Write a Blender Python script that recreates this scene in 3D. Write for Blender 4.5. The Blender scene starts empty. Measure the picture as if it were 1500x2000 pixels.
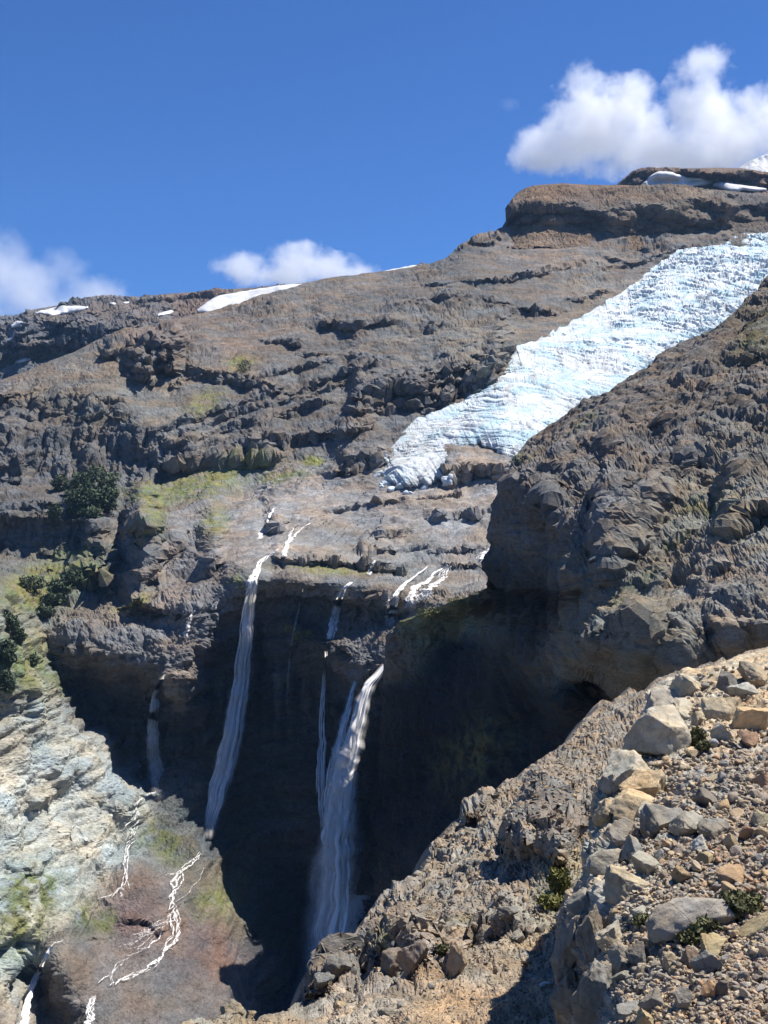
import bpy, bmesh, math, random
import numpy as np
from mathutils import Vector, Euler

# ------------------------------------------------------------------ camera, sky, sun, exposure
SC = bpy.context.scene
COL = SC.collection
FPX = 1000.0 / math.tan(math.radians(22.5))          # focal length in units of the 1500x2000 photograph
cam_d = bpy.data.cameras.new('camera')
cam_d.sensor_fit = 'VERTICAL'; cam_d.sensor_height = 24.0
cam_d.lens = 12.0 / math.tan(math.radians(22.5))
cam_d.clip_start = 0.5; cam_d.clip_end = 60000.0
cam = bpy.data.objects.new('camera', cam_d); COL.objects.link(cam)
cam.location = (0, 0, 0); cam.rotation_euler = (math.radians(90), 0, 0)
SC.camera = cam

SUN_DIR = Vector((0.45, 0.15, 0.88)).normalized()
SUN_EL = math.asin(SUN_DIR.z)
world = bpy.data.worlds.new('World'); SC.world = world; world.use_nodes = True
wn = world.node_tree.nodes; wl = world.node_tree.links
bg = wn['Background']
sky = wn.new('ShaderNodeTexSky'); sky.sky_type = 'NISHITA'; sky.sun_disc = False
sky.sun_elevation = SUN_EL
sky.sun_rotation = math.atan2(SUN_DIR.x, SUN_DIR.y)
sky.altitude = 1800; sky.air_density = 1.0; sky.dust_density = 0.0; sky.ozone_density = 3.0
tin = wn.new('ShaderNodeMix'); tin.data_type = 'RGBA'; tin.blend_type = 'MULTIPLY'
tin.inputs[0].default_value = 1.0; tin.inputs[7].default_value = (0.44, 0.77, 1.28, 1)
wl.new(sky.outputs[0], tin.inputs[6]); wl.new(tin.outputs[2], bg.inputs[0])
bg.inputs[1].default_value = 0.062

sun_d = bpy.data.lights.new('sun', 'SUN'); sun_d.energy = 5.0; sun_d.angle = math.radians(0.5)
sun_d.color = (1.0, 0.965, 0.91)
sun = bpy.data.objects.new('sun', sun_d); COL.objects.link(sun)
sun.rotation_euler = SUN_DIR.to_track_quat('Z', 'Y').to_euler()

SC.view_settings.view_transform = 'Standard'; SC.view_settings.look = 'None'
SC.view_settings.exposure = 0.70; SC.view_settings.gamma = 1.0
SC.view_settings.use_curve_mapping = False
SC.render.engine = 'CYCLES'
cy = SC.cycles
cy.use_denoising = True; cy.use_adaptive_sampling = True; cy.adaptive_threshold = 0.02
cy.max_bounces = 9; cy.diffuse_bounces = 1; cy.glossy_bounces = 2; cy.transmission_bounces = 2
cy.volume_bounces = 7; cy.transparent_max_bounces = 96
cy.sample_clamp_indirect = 4.0

# ------------------------------------------------------------------ numeric helpers
def unproj(px, py, Y):
    """a photograph pixel at the distance Y in front of the camera -> world point (eye at the origin, +Y ahead, Z up)"""
    px = np.asarray(px, float); py = np.asarray(py, float); Y = np.asarray(Y, float)
    return np.stack([(px - 750.0) * Y / FPX, Y + 0 * px, (1000.0 - py) * Y / FPX], -1)

def _h(ix, iy, iz, s):
    h = (ix.astype(np.uint32) * np.uint32(374761393) + iy.astype(np.uint32) * np.uint32(668265263)
         + iz.astype(np.uint32) * np.uint32(2147483647) + np.uint32((s * 144665) & 0xffffffff))
    h = (h ^ (h >> np.uint32(13))) * np.uint32(1274126177)
    h = (h ^ (h >> np.uint32(16))) * np.uint32(2246822519)
    return h ^ (h >> np.uint32(15))

def noise(p, s=0):
    """gradient noise, about -1..1"""
    fl = np.floor(p); i = fl.astype(np.int64); f = (p - fl).astype(np.float32)
    w = f * f * f * (f * (f * 6 - 15) + 10)
    out = 0
    for dx in (0, 1):
        wx = w[..., 0] if dx else 1 - w[..., 0]
        for dy in (0, 1):
            wy = w[..., 1] if dy else 1 - w[..., 1]
            for dz in (0, 1):
                wz = w[..., 2] if dz else 1 - w[..., 2]
                h = _h(i[..., 0] + dx, i[..., 1] + dy, i[..., 2] + dz, s)
                gx = (h & np.uint32(1023)).astype(np.float32) / 511.5 - 1
                gy = ((h >> np.uint32(10)) & np.uint32(1023)).astype(np.float32) / 511.5 - 1
                gz = ((h >> np.uint32(20)) & np.uint32(1023)).astype(np.float32) / 511.5 - 1
                out = out + wx * wy * wz * (gx * (f[..., 0] - dx) + gy * (f[..., 1] - dy) + gz * (f[..., 2] - dz))
    return out * 1.6

def fbm(p, octv=4, s=0, gain=0.5, lac=2.03):
    a, t, o = 1.0, 0.0, 0
    for k in range(octv):
        o = o + a * noise(p, s + 17 * k); t += a; a *= gain; p = p * lac + 3.7
    return o / t

def ridged(p, octv=4, s=0):
    a, t, o = 1.0, 0.0, 0
    for k in range(octv):
        o = o + a * (1 - np.abs(noise(p, s + 17 * k)) * 2); t += a; a *= 0.5; p = p * 2.03 + 5.1
    return o / t

def facet(p, s=0, tilt=1.0):
    """broken rock: the upper hull of many tilted planes, one per cell, so it is continuous with sharp creases;
    returns (displacement about -1..1, cell value 0..1, 0)"""
    q = p - 0.5
    fl = np.floor(q); i = fl.astype(np.int64); f = (q - fl).astype(np.float32)
    val = np.full(p.shape[:-1], -9.0, np.float32); cv = np.zeros_like(val)
    for dx in (0, 1):
        for dy in (0, 1):
            for dz in (0, 1):
                h = _h(i[..., 0] + dx, i[..., 1] + dy, i[..., 2] + dz, s)
                rx = (h & np.uint32(1023)).astype(np.float32) / 1023 - .5
                ry = ((h >> np.uint32(10)) & np.uint32(1023)).astype(np.float32) / 1023 - .5
                rz = ((h >> np.uint32(20)) & np.uint32(1023)).astype(np.float32) / 1023 - .5
                ax = f[..., 0] - dx - rx * .6; ay = f[..., 1] - dy - ry * .6; az = f[..., 2] - dz - rz * .6
                h2 = (h ^ np.uint32(0x9e3779b9)) * np.uint32(2654435761)
                tx = (h2 & np.uint32(1023)).astype(np.float32) / 511.5 - 1
                ty = ((h2 >> np.uint32(10)) & np.uint32(1023)).astype(np.float32) / 511.5 - 1
                tz = ((h2 >> np.uint32(20)) & np.uint32(1023)).astype(np.float32) / 511.5 - 1
                v = (tx * ax + ty * ay + tz * az) * tilt * .9 + (rx + ry) * .35 - 1.25 * (ax * ax + ay * ay + az * az)
                m = v > val
                val = np.where(m, v, val); cv = np.where(m, (h2 >> np.uint32(8)).astype(np.float32) / 16777216.0, cv)
    return val * 1.3 + .25, cv, 0

def sstep(a, b, x):
    t = np.clip((x - a) / (b - a), 0, 1); return t * t * (3 - 2 * t)

def line(pts, step=28):
    out = []
    for a, b in zip(pts[:-1], pts[1:]):
        a = np.array(a, float); b = np.array(b, float)
        n = max(1, int(np.hypot(*(b - a)[:2]) / step))
        out += [tuple(a + (b - a) * k / n) for k in range(n)]
    return out + [tuple(map(float, pts[-1]))]

class Field:
    """smooth surface through scattered (px, py, value) control points; value interpolated as 1/distance"""
    def __init__(self, pts, c=12.0, inv=True, box=(-300, 200, 1800, 2300), cell=9.0):
        pts = np.array(pts, float)
        _, idx = np.unique(np.round(pts[:, :2] / 4), axis=0, return_index=True); pts = pts[idx]
        xy = pts[:, :2] / 100.0; v = 1000.0 / pts[:, 2] if inv else pts[:, 2]
        n = len(xy); c = c / 100.0
        K = np.sqrt(((xy[:, None] - xy[None]) ** 2).sum(-1) + c * c)
        A = np.zeros((n + 3, n + 3)); A[:n, :n] = -K - np.eye(n) * 1e-4
        A[:n, n] = 1; A[:n, n + 1:] = xy; A[n, :n] = 1; A[n + 1:, :n] = xy.T
        w = np.linalg.solve(A, np.r_[v, 0, 0, 0])
        self.x0, self.y0, self.c = box[0], box[1], cell
        gx = np.arange(box[0], box[2] + cell, cell); gy = np.arange(box[1], box[3] + cell, cell)
        GX, GY = np.meshgrid(gx / 100, gy / 100); g = np.zeros_like(GX)
        for k in range(n):
            g -= w[k] * np.sqrt((GX - xy[k, 0]) ** 2 + (GY - xy[k, 1]) ** 2 + c * c)
        g += w[n] + w[n + 1] * GX + w[n + 2] * GY
        self.g = g; self.inv = inv
    def __call__(self, px, py):
        u = np.clip((np.asarray(px, float) - self.x0) / self.c, 0, self.g.shape[1] - 1.001)
        v = np.clip((np.asarray(py, float) - self.y0) / self.c, 0, self.g.shape[0] - 1.001)
        i = u.astype(int); j = v.astype(int); a = u - i; b = v - j; g = self.g
        r = (g[j, i] * (1 - a) + g[j, i + 1] * a) * (1 - b) + (g[j + 1, i] * (1 - a) + g[j + 1, i + 1] * a) * b
        return 1000.0 / np.maximum(r, 0.12) if self.inv else r

def tint(px, py, pts, soft=40.0):
    """rock colour spread from sample points (px, py, r, g, b)"""
    num = 0; den = 0
    for x, y, r, g, b in pts:
        w = 1.0 / ((px - x) ** 2 + (py - y) ** 2 + soft * soft) ** 2
        num = num + w[..., None] * np.array([r, g, b]); den = den + w
    return num / den[..., None]

def lerp3(c, d, m):
    return c + (np.asarray(d) - c) * m[..., None]

def blob(px, py, x, y, rx, ry, rot=0.0):
    c, s = math.cos(math.radians(rot)), math.sin(math.radians(rot))
    a = ((px - x) * c + (py - y) * s) / rx; b = (-(px - x) * s + (py - y) * c) / ry
    return np.exp(-(a * a + b * b) ** 1.5)

def relax(a, it=2):
    for _ in range(it):
        a = a.copy(); a[1:-1] = (a[:-2] + 2 * a[1:-1] + a[2:]) / 4; a[:, 1:-1] = (a[:, :-2] + 2 * a[:, 1:-1] + a[:, 2:]) / 4
    return a

def rubble(shape, s):
    """stone-sized roughness, one value per vertex"""
    w = np.random.default_rng(s).standard_normal(shape); return .55 * w + 1.3 * relax(w, 1)

def calm(P, PX, PY):
    """1 where the net is even, small where a surface seen edge-on stretches its cells (fine relief is left out there)"""
    k = P[..., 1] / FPX
    a = np.linalg.norm(np.gradient(P, axis=1), axis=-1) / (k * np.maximum(np.hypot(np.gradient(PX, axis=1), np.gradient(PY, axis=1)), .5))
    b = np.linalg.norm(np.gradient(P, axis=0), axis=-1) / (k * np.maximum(np.abs(np.gradient(PY, axis=0)), .5))
    return np.clip(4.0 / a, 0, 1) ** 1.5 * np.clip(7.0 / b, 0, 1)

def seen_from_eye(o):
    """returns f(px, py, lift): the world point where the line of sight through that photograph pixel meets the object"""
    bpy.context.view_layer.update()
    def at(x, y, lift=0.0):
        dv = Vector(((x - 750) / FPX, 1.0, (1000 - y) / FPX)).normalized()
        for k in range(60):
            ok, p, n, i = o.ray_cast((0, 0, 0), dv)
            if ok: return Vector(p) - dv * lift
            y += 1.0; dv = Vector(((x - 750) / FPX, 1.0, (1000 - y) / FPX)).normalized()
        return Vector((0, 0, -900))
    return at

def normals(P):
    du = np.gradient(P, axis=1); dv = np.gradient(P, axis=0)
    n = np.cross(dv, du); n /= np.linalg.norm(n, axis=-1, keepdims=True) + 1e-9
    view = -P
    flip = np.sign((n * view).sum(-1, keepdims=True)); flip[flip == 0] = 1
    return n * flip

def grid_mesh(name, P, C=None, mat=None, smooth=False, **props):
    R, Cn = P.shape[:2]
    me = bpy.data.meshes.new(name)
    idx = np.arange(R * Cn).reshape(R, Cn)
    q = np.stack([idx[:-1, :-1], idx[1:, :-1], idx[1:, 1:], idx[:-1, 1:]], -1).reshape(-1, 4)
    me.vertices.add(R * Cn); me.vertices.foreach_set('co', P.astype(np.float32).ravel())
    me.loops.add(q.size); me.loops.foreach_set('vertex_index', q.astype(np.int32).ravel())
    me.polygons.add(len(q)); me.polygons.foreach_set('loop_start', np.arange(0, q.size, 4, dtype=np.int32))
    if C is not None:
        at = me.color_attributes.new('col', 'FLOAT_COLOR', 'POINT')
        c4 = np.ones((R * Cn, 4), np.float32); c4[:, :3] = C.reshape(-1, 3); at.data.foreach_set('color', c4.ravel())
    me.update(); me.validate()
    me.polygons.foreach_set('use_smooth', np.full(len(q), smooth, dtype=bool))
    if mat: me.materials.append(mat)
    o = bpy.data.objects.new(name, me); COL.objects.link(o)
    for k, v in props.items(): o[k] = v
    return o

# ------------------------------------------------------------------ materials
def new_mat(name):
    m = bpy.data.materials.new(name); m.use_nodes = True
    nt = m.node_tree; return m, nt.nodes, nt.links, nt.nodes['Principled BSDF']

def nz(N, L, vec, scale, detail=6, rough=0.6, kind='noise'):
    t = N.new('ShaderNodeTexNoise'); t.inputs['Scale'].default_value = scale
    t.inputs['Detail'].default_value = detail; t.inputs['Roughness'].default_value = rough
    L.new(vec, t.inputs['Vector']); return t.outputs['Fac']

def ramp(N, L, fac, stops):
    r = N.new('ShaderNodeValToRGB'); L.new(fac, r.inputs[0]); e = r.color_ramp.elements
    while len(e) < len(stops): e.new(0.5)
    for k, (p, v) in enumerate(stops):
        e[k].position = p; e[k].color = (*v, 1) if isinstance(v, tuple) else (v, v, v, 1)
    return r.outputs[0]

def mixc(N, L, a, b, fac, mode='MIX'):
    x = N.new('ShaderNodeMix'); x.data_type = 'RGBA'; x.blend_type = mode
    for s, v in ((6, a), (7, b), (0, fac)):
        if hasattr(v, 'is_output'): L.new(v, x.inputs[s])
        else: x.inputs[s].default_value = v if s == 0 else (*v, 1)
    return x.outputs[2]

def math_n(N, L, op, a, b=0.0, c=0.0, clamp=False):
    x = N.new('ShaderNodeMath'); x.operation = op; x.use_clamp = clamp
    for k, v in enumerate((a, b, c)):
        if hasattr(v, 'is_output'): L.new(v, x.inputs[k])
        else: x.inputs[k].default_value = v
    return x.outputs[0]

def rock_mat(name, s, bump, lo=0.62, hi=1.38, warm=(1.12, 0.98, 0.84), cool=(0.92, 1.0, 1.08), stretch=(1, 1, 2.2), rough=0.92):
    """s: size in metres of the coarsest mottling"""
    m, N, L, B = new_mat(name)
    tc = N.new('ShaderNodeTexCoord'); mp = N.new('ShaderNodeMapping'); mp.inputs['Scale'].default_value = stretch
    L.new(tc.outputs['Object'], mp.inputs['Vector']); v = mp.outputs[0]
    at = N.new('ShaderNodeAttribute'); at.attribute_name = 'col'
    n1 = nz(N, L, v, 1.0 / s, 9, 0.68); n2 = nz(N, L, v, 6.0 / s, 8, 0.7); n3 = nz(N, L, v, 0.31 / s, 4, 0.5)
    c = mixc(N, L, at.outputs['Color'], ramp(N, L, n1, [(0.3, lo), (0.7, hi)]), 1.0, 'MULTIPLY')
    c = mixc(N, L, c, ramp(N, L, n2, [(0.32, 0.6), (0.5, 1.0), (0.72, 1.45)]), 1.0, 'MULTIPLY')
    c = mixc(N, L, c, ramp(N, L, n3, [(0.38, warm), (0.62, cool)]), 1.0, 'MULTIPLY')
    L.new(c, B.inputs['Base Color']); B.inputs['Roughness'].default_value = rough
    B.inputs['Specular IOR Level'].default_value = 0.18
    bp = N.new('ShaderNodeBump'); bp.inputs['Strength'].default_value = 0.8; bp.inputs['Distance'].default_value = bump
    hh = math_n(N, L, 'ADD', nz(N, L, v, 9.0 / s, 10, 0.74), math_n(N, L, 'MULTIPLY', nz(N, L, v, 3.0 / s, 6, 0.7), 1.6))
    L.new(hh, bp.inputs['Height']); L.new(bp.outputs[0], B.inputs['Normal'])
    return m
# ------------------------------------------------------------------ the mountainside: upper slopes, ledges, waterfall wall, basin
def sawtooth(t, sharp=0.16):
    """ledge profile 0..1: slow rise over the tread, quick return over the riser"""
    f = t - np.floor(t)
    return np.where(f < 1 - sharp, f / (1 - sharp), (1 - f) / sharp)

def strata(P, period, s, dip=(0.0, 0.0), wob=0.6, bed=None):
    """small irregular ledges following the lava beds; dip in metres of height per metre across (x, y)"""
    c = P[..., 2] + dip[0] * P[..., 0] + dip[1] * P[..., 1] if bed is None else bed
    w = fbm(P / (period * 5.0), 3, s) * period * wob * 3
    t = (c + w) / period
    amp = sstep(-0.25, 0.45, fbm(P / np.array([period * 6, period * 6, period * 2.2]), 3, s + 5))
    return sawtooth(t) * amp

def bands_offset(PX, PY, bands, jig, slope, k=1.0, gate=None):
    """cliff bands: (polyline of the brink, height in px, least depth of the step in metres, tread px);
    slope: metres of depth per px of the surface there, so that a face comes out near vertical whatever the slope"""
    off = np.zeros_like(PX); face = np.zeros_like(PX); slope = np.clip(slope, 0, 4.0)
    for bnd in bands:
        pts, h, D, tread = bnd[:4]; kk = bnd[4] if len(bnd) > 4 else k
        pts = np.array(pts, float)
        if pts.shape[1] > 2: h = np.interp(PX, pts[:, 0], pts[:, 2])
        x0, x1 = pts[0, 0], pts[-1, 0]
        top = np.interp(PX, pts[:, 0], pts[:, 1]) + jig * h * 0.35
        d = PY - top
        fade = sstep(x0 - 18, x0 + 14, PX + jig * 12) * (1 - sstep(x1 - 14, x1 + 18, PX + jig * 12))
        hh = h * (1 + 0.35 * jig)
        t2 = np.maximum(tread, np.minimum(h * 1.6, 55))
        if gate is not None and np.max(h) < 20 and len(bnd) < 6 and pts[:, 1].mean() < 700: fade = fade * gate
        if kk < 0:                                             # the wall stands back: sheer for h below the brink, then the slope goes on in front of it
            off += -kk * slope * np.clip(d, 0, hh) * (1 - sstep(0, 9, d - hh)) * fade; face = np.maximum(face, sstep(-2, 1, d) * (1 - sstep(0, 6, d - hh)) * fade); continue
        o = np.where(d < 0, np.exp(d / t2), 1 - np.clip(d / hh, 0, 1)) * np.maximum(D * .45 * min(1, kk), kk * h * slope) * fade
        off -= o
        face = np.maximum(face, sstep(-2, 1, d) * (1 - sstep(0.9, 1.1, d / hh)) * fade)
    return off, face

M_TOP = [(-200, 830), (-150, 806), (0, 742), (60, 722), (100, 702), (160, 680), (235, 650), (275, 640), (320, 628), (390, 612), (470, 592), (540, 572), (600, 552),
         (640, 545), (700, 536), (760, 528), (840, 516), (870, 505), (905, 476), (925, 462), (960, 452), (1000, 440), (1100, 428), (1250, 418), (1400, 408), (1500, 404), (1650, 404)]
M_PTS = (line([(-200, 830, 1110), (0, 742, 1150), (100, 702, 1180), (235, 650, 1230), (390, 612, 1320), (600, 552, 1420), (760, 528, 1480),
               (840, 516, 1500), (905, 476, 1540), (1000, 440, 1630), (1100, 428, 1680), (1250, 418, 1700), (1400, 408, 1720), (1650, 404, 1740)])
  + line([(1000, 470, 1590), (1100, 462, 1600), (1250, 450, 1620), (1400, 438, 1650), (1650, 440, 1660)])
  + [(950, 520, 1470), (1100, 520, 1500), (1250, 500, 1540), (1500, 470, 1580), (850, 600, 1320), (1000, 620, 1280), (1150, 600, 1340),
     (1000, 680, 1180), (1300, 600, 1320), (1500, 600, 1320), (1200, 750, 1110), (1400, 750, 1110), (1200, 900, 960), (1500, 900, 960),
     (700, 620, 1290), (550, 620, 1310), (550, 700, 1200), (700, 700, 1185), (850, 700, 1175), (700, 780, 1090), (850, 760, 1100), (900, 800, 1040),
     (700, 850, 1000), (800, 880, 960), (900, 900, 920), (800, 950, 890), (900, 960, 880), (1100, 950, 880),
     (400, 700, 1190), (400, 760, 1125), (300, 700, 1200), (250, 780, 1100), (100, 780, 1100), (-100, 830, 1075)]
  + line([(-200, 832, 1062), (0, 831, 1062), (150, 834, 1058), (300, 845, 1050)]) + line([(-200, 938, 1008), (0, 938, 1008), (150, 938, 1006), (290, 925, 1010)])
  + [(100, 965, 985), (250, 965, 980), (400, 930, 1000), (500, 900, 1010), (350, 990, 930), (500, 980, 930), (150, 1000, 940), (0, 985, 965), (-200, 990, 965),
     (600, 950, 930), (600, 1020, 830), (700, 1000, 860), (800, 1020, 830), (900, 1030, 820), (1000, 1040, 810), (1300, 1040, 810), (500, 1050, 800), (420, 1050, 810), (300, 1040, 860)]
  + line([(-200, 1005, 928), (0, 1008, 925), (150, 1020, 918)]) + line([(-200, 1090, 900), (0, 1090, 898), (100, 1092, 890), (190, 1095, 880)])
  + [(50, 1135, 820), (150, 1150, 795), (250, 1160, 775), (350, 1140, 765), (420, 1120, 752)]
  + line([(110, 1262, 720), (170, 1262, 714), (220, 1284, 705), (262, 1290, 701), (300, 1300, 697), (330, 1332, 690), (354, 1342, 688), (378, 1296, 698), (410, 1225, 712), (440, 1182, 716), (465, 1138, 716), (500, 1123, 716),
          (560, 1120, 713), (620, 1126, 708), (680, 1142, 703), (740, 1150, 699), (800, 1160, 690), (860, 1150, 694), (950, 1140, 700), (1100, 1140, 690), (1400, 1140, 690)])
  + line([(500, 1088, 755), (600, 1088, 760), (700, 1098, 755), (800, 1108, 748), (900, 1100, 752), (1050, 1100, 750)])
  + line([(110, 1300, 724), (170, 1300, 722), (220, 1322, 717), (300, 1340, 714), (350, 1385, 712), (400, 1320, 724), (440, 1240, 727), (500, 1180, 728), (560, 1200, 727), (620, 1205, 722), (700, 1200, 712), (740, 1200, 707), (800, 1215, 692)])
  + [(200, 1400, 722), (300, 1450, 722), (400, 1450, 729), (500, 1450, 730), (560, 1330, 728), (600, 1450, 724), (700, 1450, 706), (800, 1450, 680), (1000, 1450, 670), (1300, 1450, 650)]
  + line([(580, 1240, 702), (600, 1248, 700), (640, 1275, 690), (700, 1318, 675), (752, 1308, 667)]) + line([(590, 1290, 719), (650, 1325, 712), (712, 1365, 698), (760, 1350, 688)]) + [(560, 1235, 722), (660, 1210, 706), (720, 1230, 694), (752, 1240, 686)]
  + [(330, 1560, 694), (400, 1640, 680), (500, 1635, 712), (600, 1635, 708), (700, 1640, 690), (800, 1640, 665), (520, 1700, 722), (600, 1700, 722),
     (480, 1760, 668), (550, 1810, 672), (600, 1900, 650), (520, 1950, 622), (600, 2000, 615), (700, 1900, 645), (800, 1800, 655), (800, 2100, 590), (550, 2100, 575), (1200, 1900, 620), (1300, 2200, 560)]
  + line([(-200, 1150, 655), (0, 1172, 668), (40, 1250, 662), (80, 1320, 668), (120, 1395, 676), (170, 1450, 682), (230, 1520, 680), (300, 1600, 672)])
  + line([(14, 1150, 730), (60, 1215, 728), (100, 1300, 728), (150, 1385, 726), (220, 1470, 722), (262, 1535, 716)], 40)
  + [(-200, 1400, 570), (0, 1400, 615), (0, 1550, 582), (100, 1550, 622), (200, 1600, 642), (0, 1700, 547), (100, 1700, 582), (200, 1700, 612), (0, 1850, 515), (80, 1850, 538),
     (-200, 1700, 500), (-200, 2000, 450), (0, 2000, 485), (-200, 2200, 420)]
  + [(250, 1680, 628), (320, 1680, 640), (390, 1665, 652), (300, 1750, 598), (400, 1750, 624), (462, 1790, 632), (200, 1850, 560), (300, 1850, 572), (400, 1850, 592), (455, 1850, 606),
     (125, 1950, 514), (200, 1950, 522), (300, 1950, 536), (400, 1950, 551), (470, 1950, 574), (100, 2100, 475), (300, 2100, 490), (450, 2100, 510), (450, 2200, 500),
     (88, 1905, 548), (62, 1960, 534), (90, 1985, 530), (112, 1900, 520)])
M_BANDS = [
  ([(-200, 838), (0, 836), (60, 834), (150, 837), (270, 843), (322, 852)], 88, 24, 30, .05),
  ([(-200, 790), (0, 770), (30, 762), (90, 775), (150, 780), (215, 776), (250, 790)], 42, 13, 22, .55),
  ([(258, 862), (280, 866), (325, 862), (380, 854)], 58, 24, 25, .6),
  ([(0, 895), (25, 892), (52, 900)], 48, 16, 12),
  ([(290, 842), (350, 826), (480, 786), (600, 746), (690, 720), (745, 706)], 11, 7, 12, 1.25, 1), ([(340, 846), (420, 822), (520, 790), (610, 764), (680, 742)], 9, 7, 10, 1.2, 1),
  ([(310, 872), (400, 848), (520, 814), (600, 790), (650, 776)], 12, 8, 12, 1.2, 1), ([(480, 742), (560, 722), (640, 706)], 7, 6, 10, 1.1, 1),
  ([(330, 905), (420, 884), (500, 862), (580, 852), (650, 840), (720, 826)], 24, 15, 22),
  ([(360, 880), (385, 870), (420, 866)], 22, 12, 10), ([(495, 850), (545, 840)], 26, 12, 10),
  ([(300, 905), (400, 903), (470, 898), (530, 890)], 14, 10, 10), ([(480, 898), (545, 894)], 15, 10, 8),
  ([(690, 770), (730, 756), (780, 745), (830, 742), (900, 716), (940, 708), (982, 700)], 56, 24, 40),
  ([(955, 690), (985, 672), (1000, 668)], 30, 10, 14),
  ([(266, 668), (300, 666), (350, 672)], 78, 24, 18),
  ([(200, 690), (240, 682), (262, 690)], 28, 9, 12),
  ([(365, 712), (420, 722), (480, 735), (550, 752)], 24, 12, 18),
  ([(385, 676), (400, 676), (430, 688)], 14, 8, 8),
  ([(510, 658), (560, 662), (605, 666)], 14, 10, 12),
  ([(625, 620), (660, 628), (720, 636), (800, 632)], 18, 13, 16),
  ([(590, 690), (650, 692), (730, 694)], 9, 6, 10),
  ([(830, 638), (880, 628), (930, 620), (1010, 600), (1100, 596), (1190, 560)], 14, 9, 16),
  ([(830, 560), (900, 548), (1000, 540), (1100, 520), (1200, 505)], 10, 7, 16), ([(760, 600), (850, 585), (960, 580)], 10, 7, 16),
  ([(1180, 520), (1240, 510), (1330, 480), (1420, 468)], 12, 9, 14),
  ([(880, 470), (905, 462), (940, 458), (985, 448)], 22, 16, 16),
  ([(660, 905), (700, 896), (745, 890)], 26, 10, 12), ([(640, 925), (690, 918)], 10, 6, 8),
  ([(845, 1008), (890, 1006), (970, 996), (1060, 990)], 12, 11, 16),
  ([(735, 1048), (770, 1040), (805, 1030)], 13, 10, 14), ([(640, 1000), (720, 985), (800, 978), (900, 965)], 6, 5, 12),
  ([(840, 1082), (900, 1076), (960, 1068)], 8, 7, 12), ([(700, 1075), (760, 1078), (830, 1072)], 8, 7, 10),
  ([(540, 1088), (600, 1086), (660, 1092), (720, 1098), (790, 1112)], 16, 11, 12),
  ([(870, 1102), (900, 1100), (960, 1104), (1020, 1104)], 9, 7, 8),
  ([(530, 1028), (550, 1026)], 20, 9, 8),
  ([(865, 915), (900, 906), (950, 910), (1000, 904)], 34, 20, 22),
  ([(-200, 1004), (0, 1012), (60, 1006), (150, 1022), (192, 1034)], 78, 26, 26, .3),
  ([(0, 985), (60, 978), (100, 984)], 16, 9, 10),
  ([(255, 1030), (275, 1018), (300, 1040)], 50, 12, 14), ([(286, 1080), (330, 1080), (350, 1076)], 24, 12, 12),
  ([(165, 1058), (190, 1060), (215, 1085)], 80, 18, 16), ([(268, 1112), (300, 1090), (310, 1108)], 46, 12, 10),
  ([(245, 1178), (270, 1162), (290, 1172)], 46, 14, 12), ([(295, 1190), (330, 1196), (400, 1206)], 34, 11, 12),
  ([(400, 1095), (430, 1082)], 34, 10, 8),
  ([(500, 1640), (545, 1620), (600, 1650), (630, 1640)], 42, 20, 30),
  ([(60, 1560), (90, 1556), (110, 1600)], 46, 12, 14), ([(5, 1640), (30, 1615)], 30, 9, 10), ([(140, 1640), (172, 1650)], 36, 11, 12), ([(178, 1690), (205, 1700)], 24, 9, 9),
  ([(15, 1690), (40, 1690), (66, 1704)], 20, 8, 10),
  ([(244, 1795), (262, 1800), (315, 1812)], 14, 8, 22), ([(165, 1836), (195, 1832)], 6, 5, 8),
]
mtop = np.array(M_TOP, float)
MF = Field(M_PTS)
px = np.arange(-190, 1640, 2.6); nr = 600
top = np.interp(px, mtop[:, 0], mtop[:, 1])
v = np.linspace(0, 1, nr)[:, None]
MPX = np.repeat(px[None], nr, 0); MPY = top[None] + (2150 - top[None]) * v
Y0 = MF(MPX, MPY)
P0 = unproj(MPX, MPY, Y0)
jig = fbm(P0 / 22.0, 3, 3) * 1.3
up0 = 1 - sstep(1150, 1260, MPY)
def slope_of(Y, PY):
    g = -np.gradient(Y, axis=0) / np.maximum(np.gradient(PY, axis=0), 1e-3)
    for _ in range(3): g[1:-1] = (g[:-2] + g[1:-1] * 2 + g[2:]) / 4; g[:, 1:-1] = (g[:, :-2] + g[:, 1:-1] * 2 + g[:, 2:]) / 4
    return g
off, M_FACE = bands_offset(MPX, MPY, M_BANDS, jig, slope_of(Y0, MPY) * up0, gate=np.clip(.65 + 2.2 * fbm(P0 / np.array([70, 70, 40]), 2, 4), .1, 1.15))
up = 1 - sstep(1120, 1200, MPY + 0 * MPX)                       # the sunlit upper slopes, above the brink
rim = sstep(0, 26, MPY - top[None]); rim2 = sstep(0, 7, MPY - top[None])
Y1 = Y0 + off * rim
P1 = unproj(MPX, MPY, Y1)
N1 = normals(P1)
steep = sstep(0.35, 0.8, 1 - np.abs(N1[..., 2]))
wall = sstep(0.6, 0.9, 1 - np.abs(N1[..., 2])) * (1 - up)
slab = np.clip(1.3 * blob(MPX, MPY, 700, 1005, 360, 105, -8), 0, 1)                  # ice-polished slabs below the snout are smoother
pale = sstep(30, -30, MPX - np.interp(MPY, [1150, 1250, 1400, 1530, 1650, 1740, 1790, 1850, 2000], [5, 45, 130, 270, 300, 240, 190, 105, 60])) * sstep(1130, 1180, MPY)
fan = sstep(1640, 1700, MPY) * (1 - pale) * sstep(520, 470, MPX)
Q = P1 * np.array([1, .34, 1])                                  # beds and joints run long across the slope
d = np.zeros_like(Y0)
face = np.clip(M_FACE, 0, 1)
rough = np.clip(.45 + 1.5 * fbm(P1 / 120.0, 3, 9), .15, 1.3)    # smooth scree here, broken rock there
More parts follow.
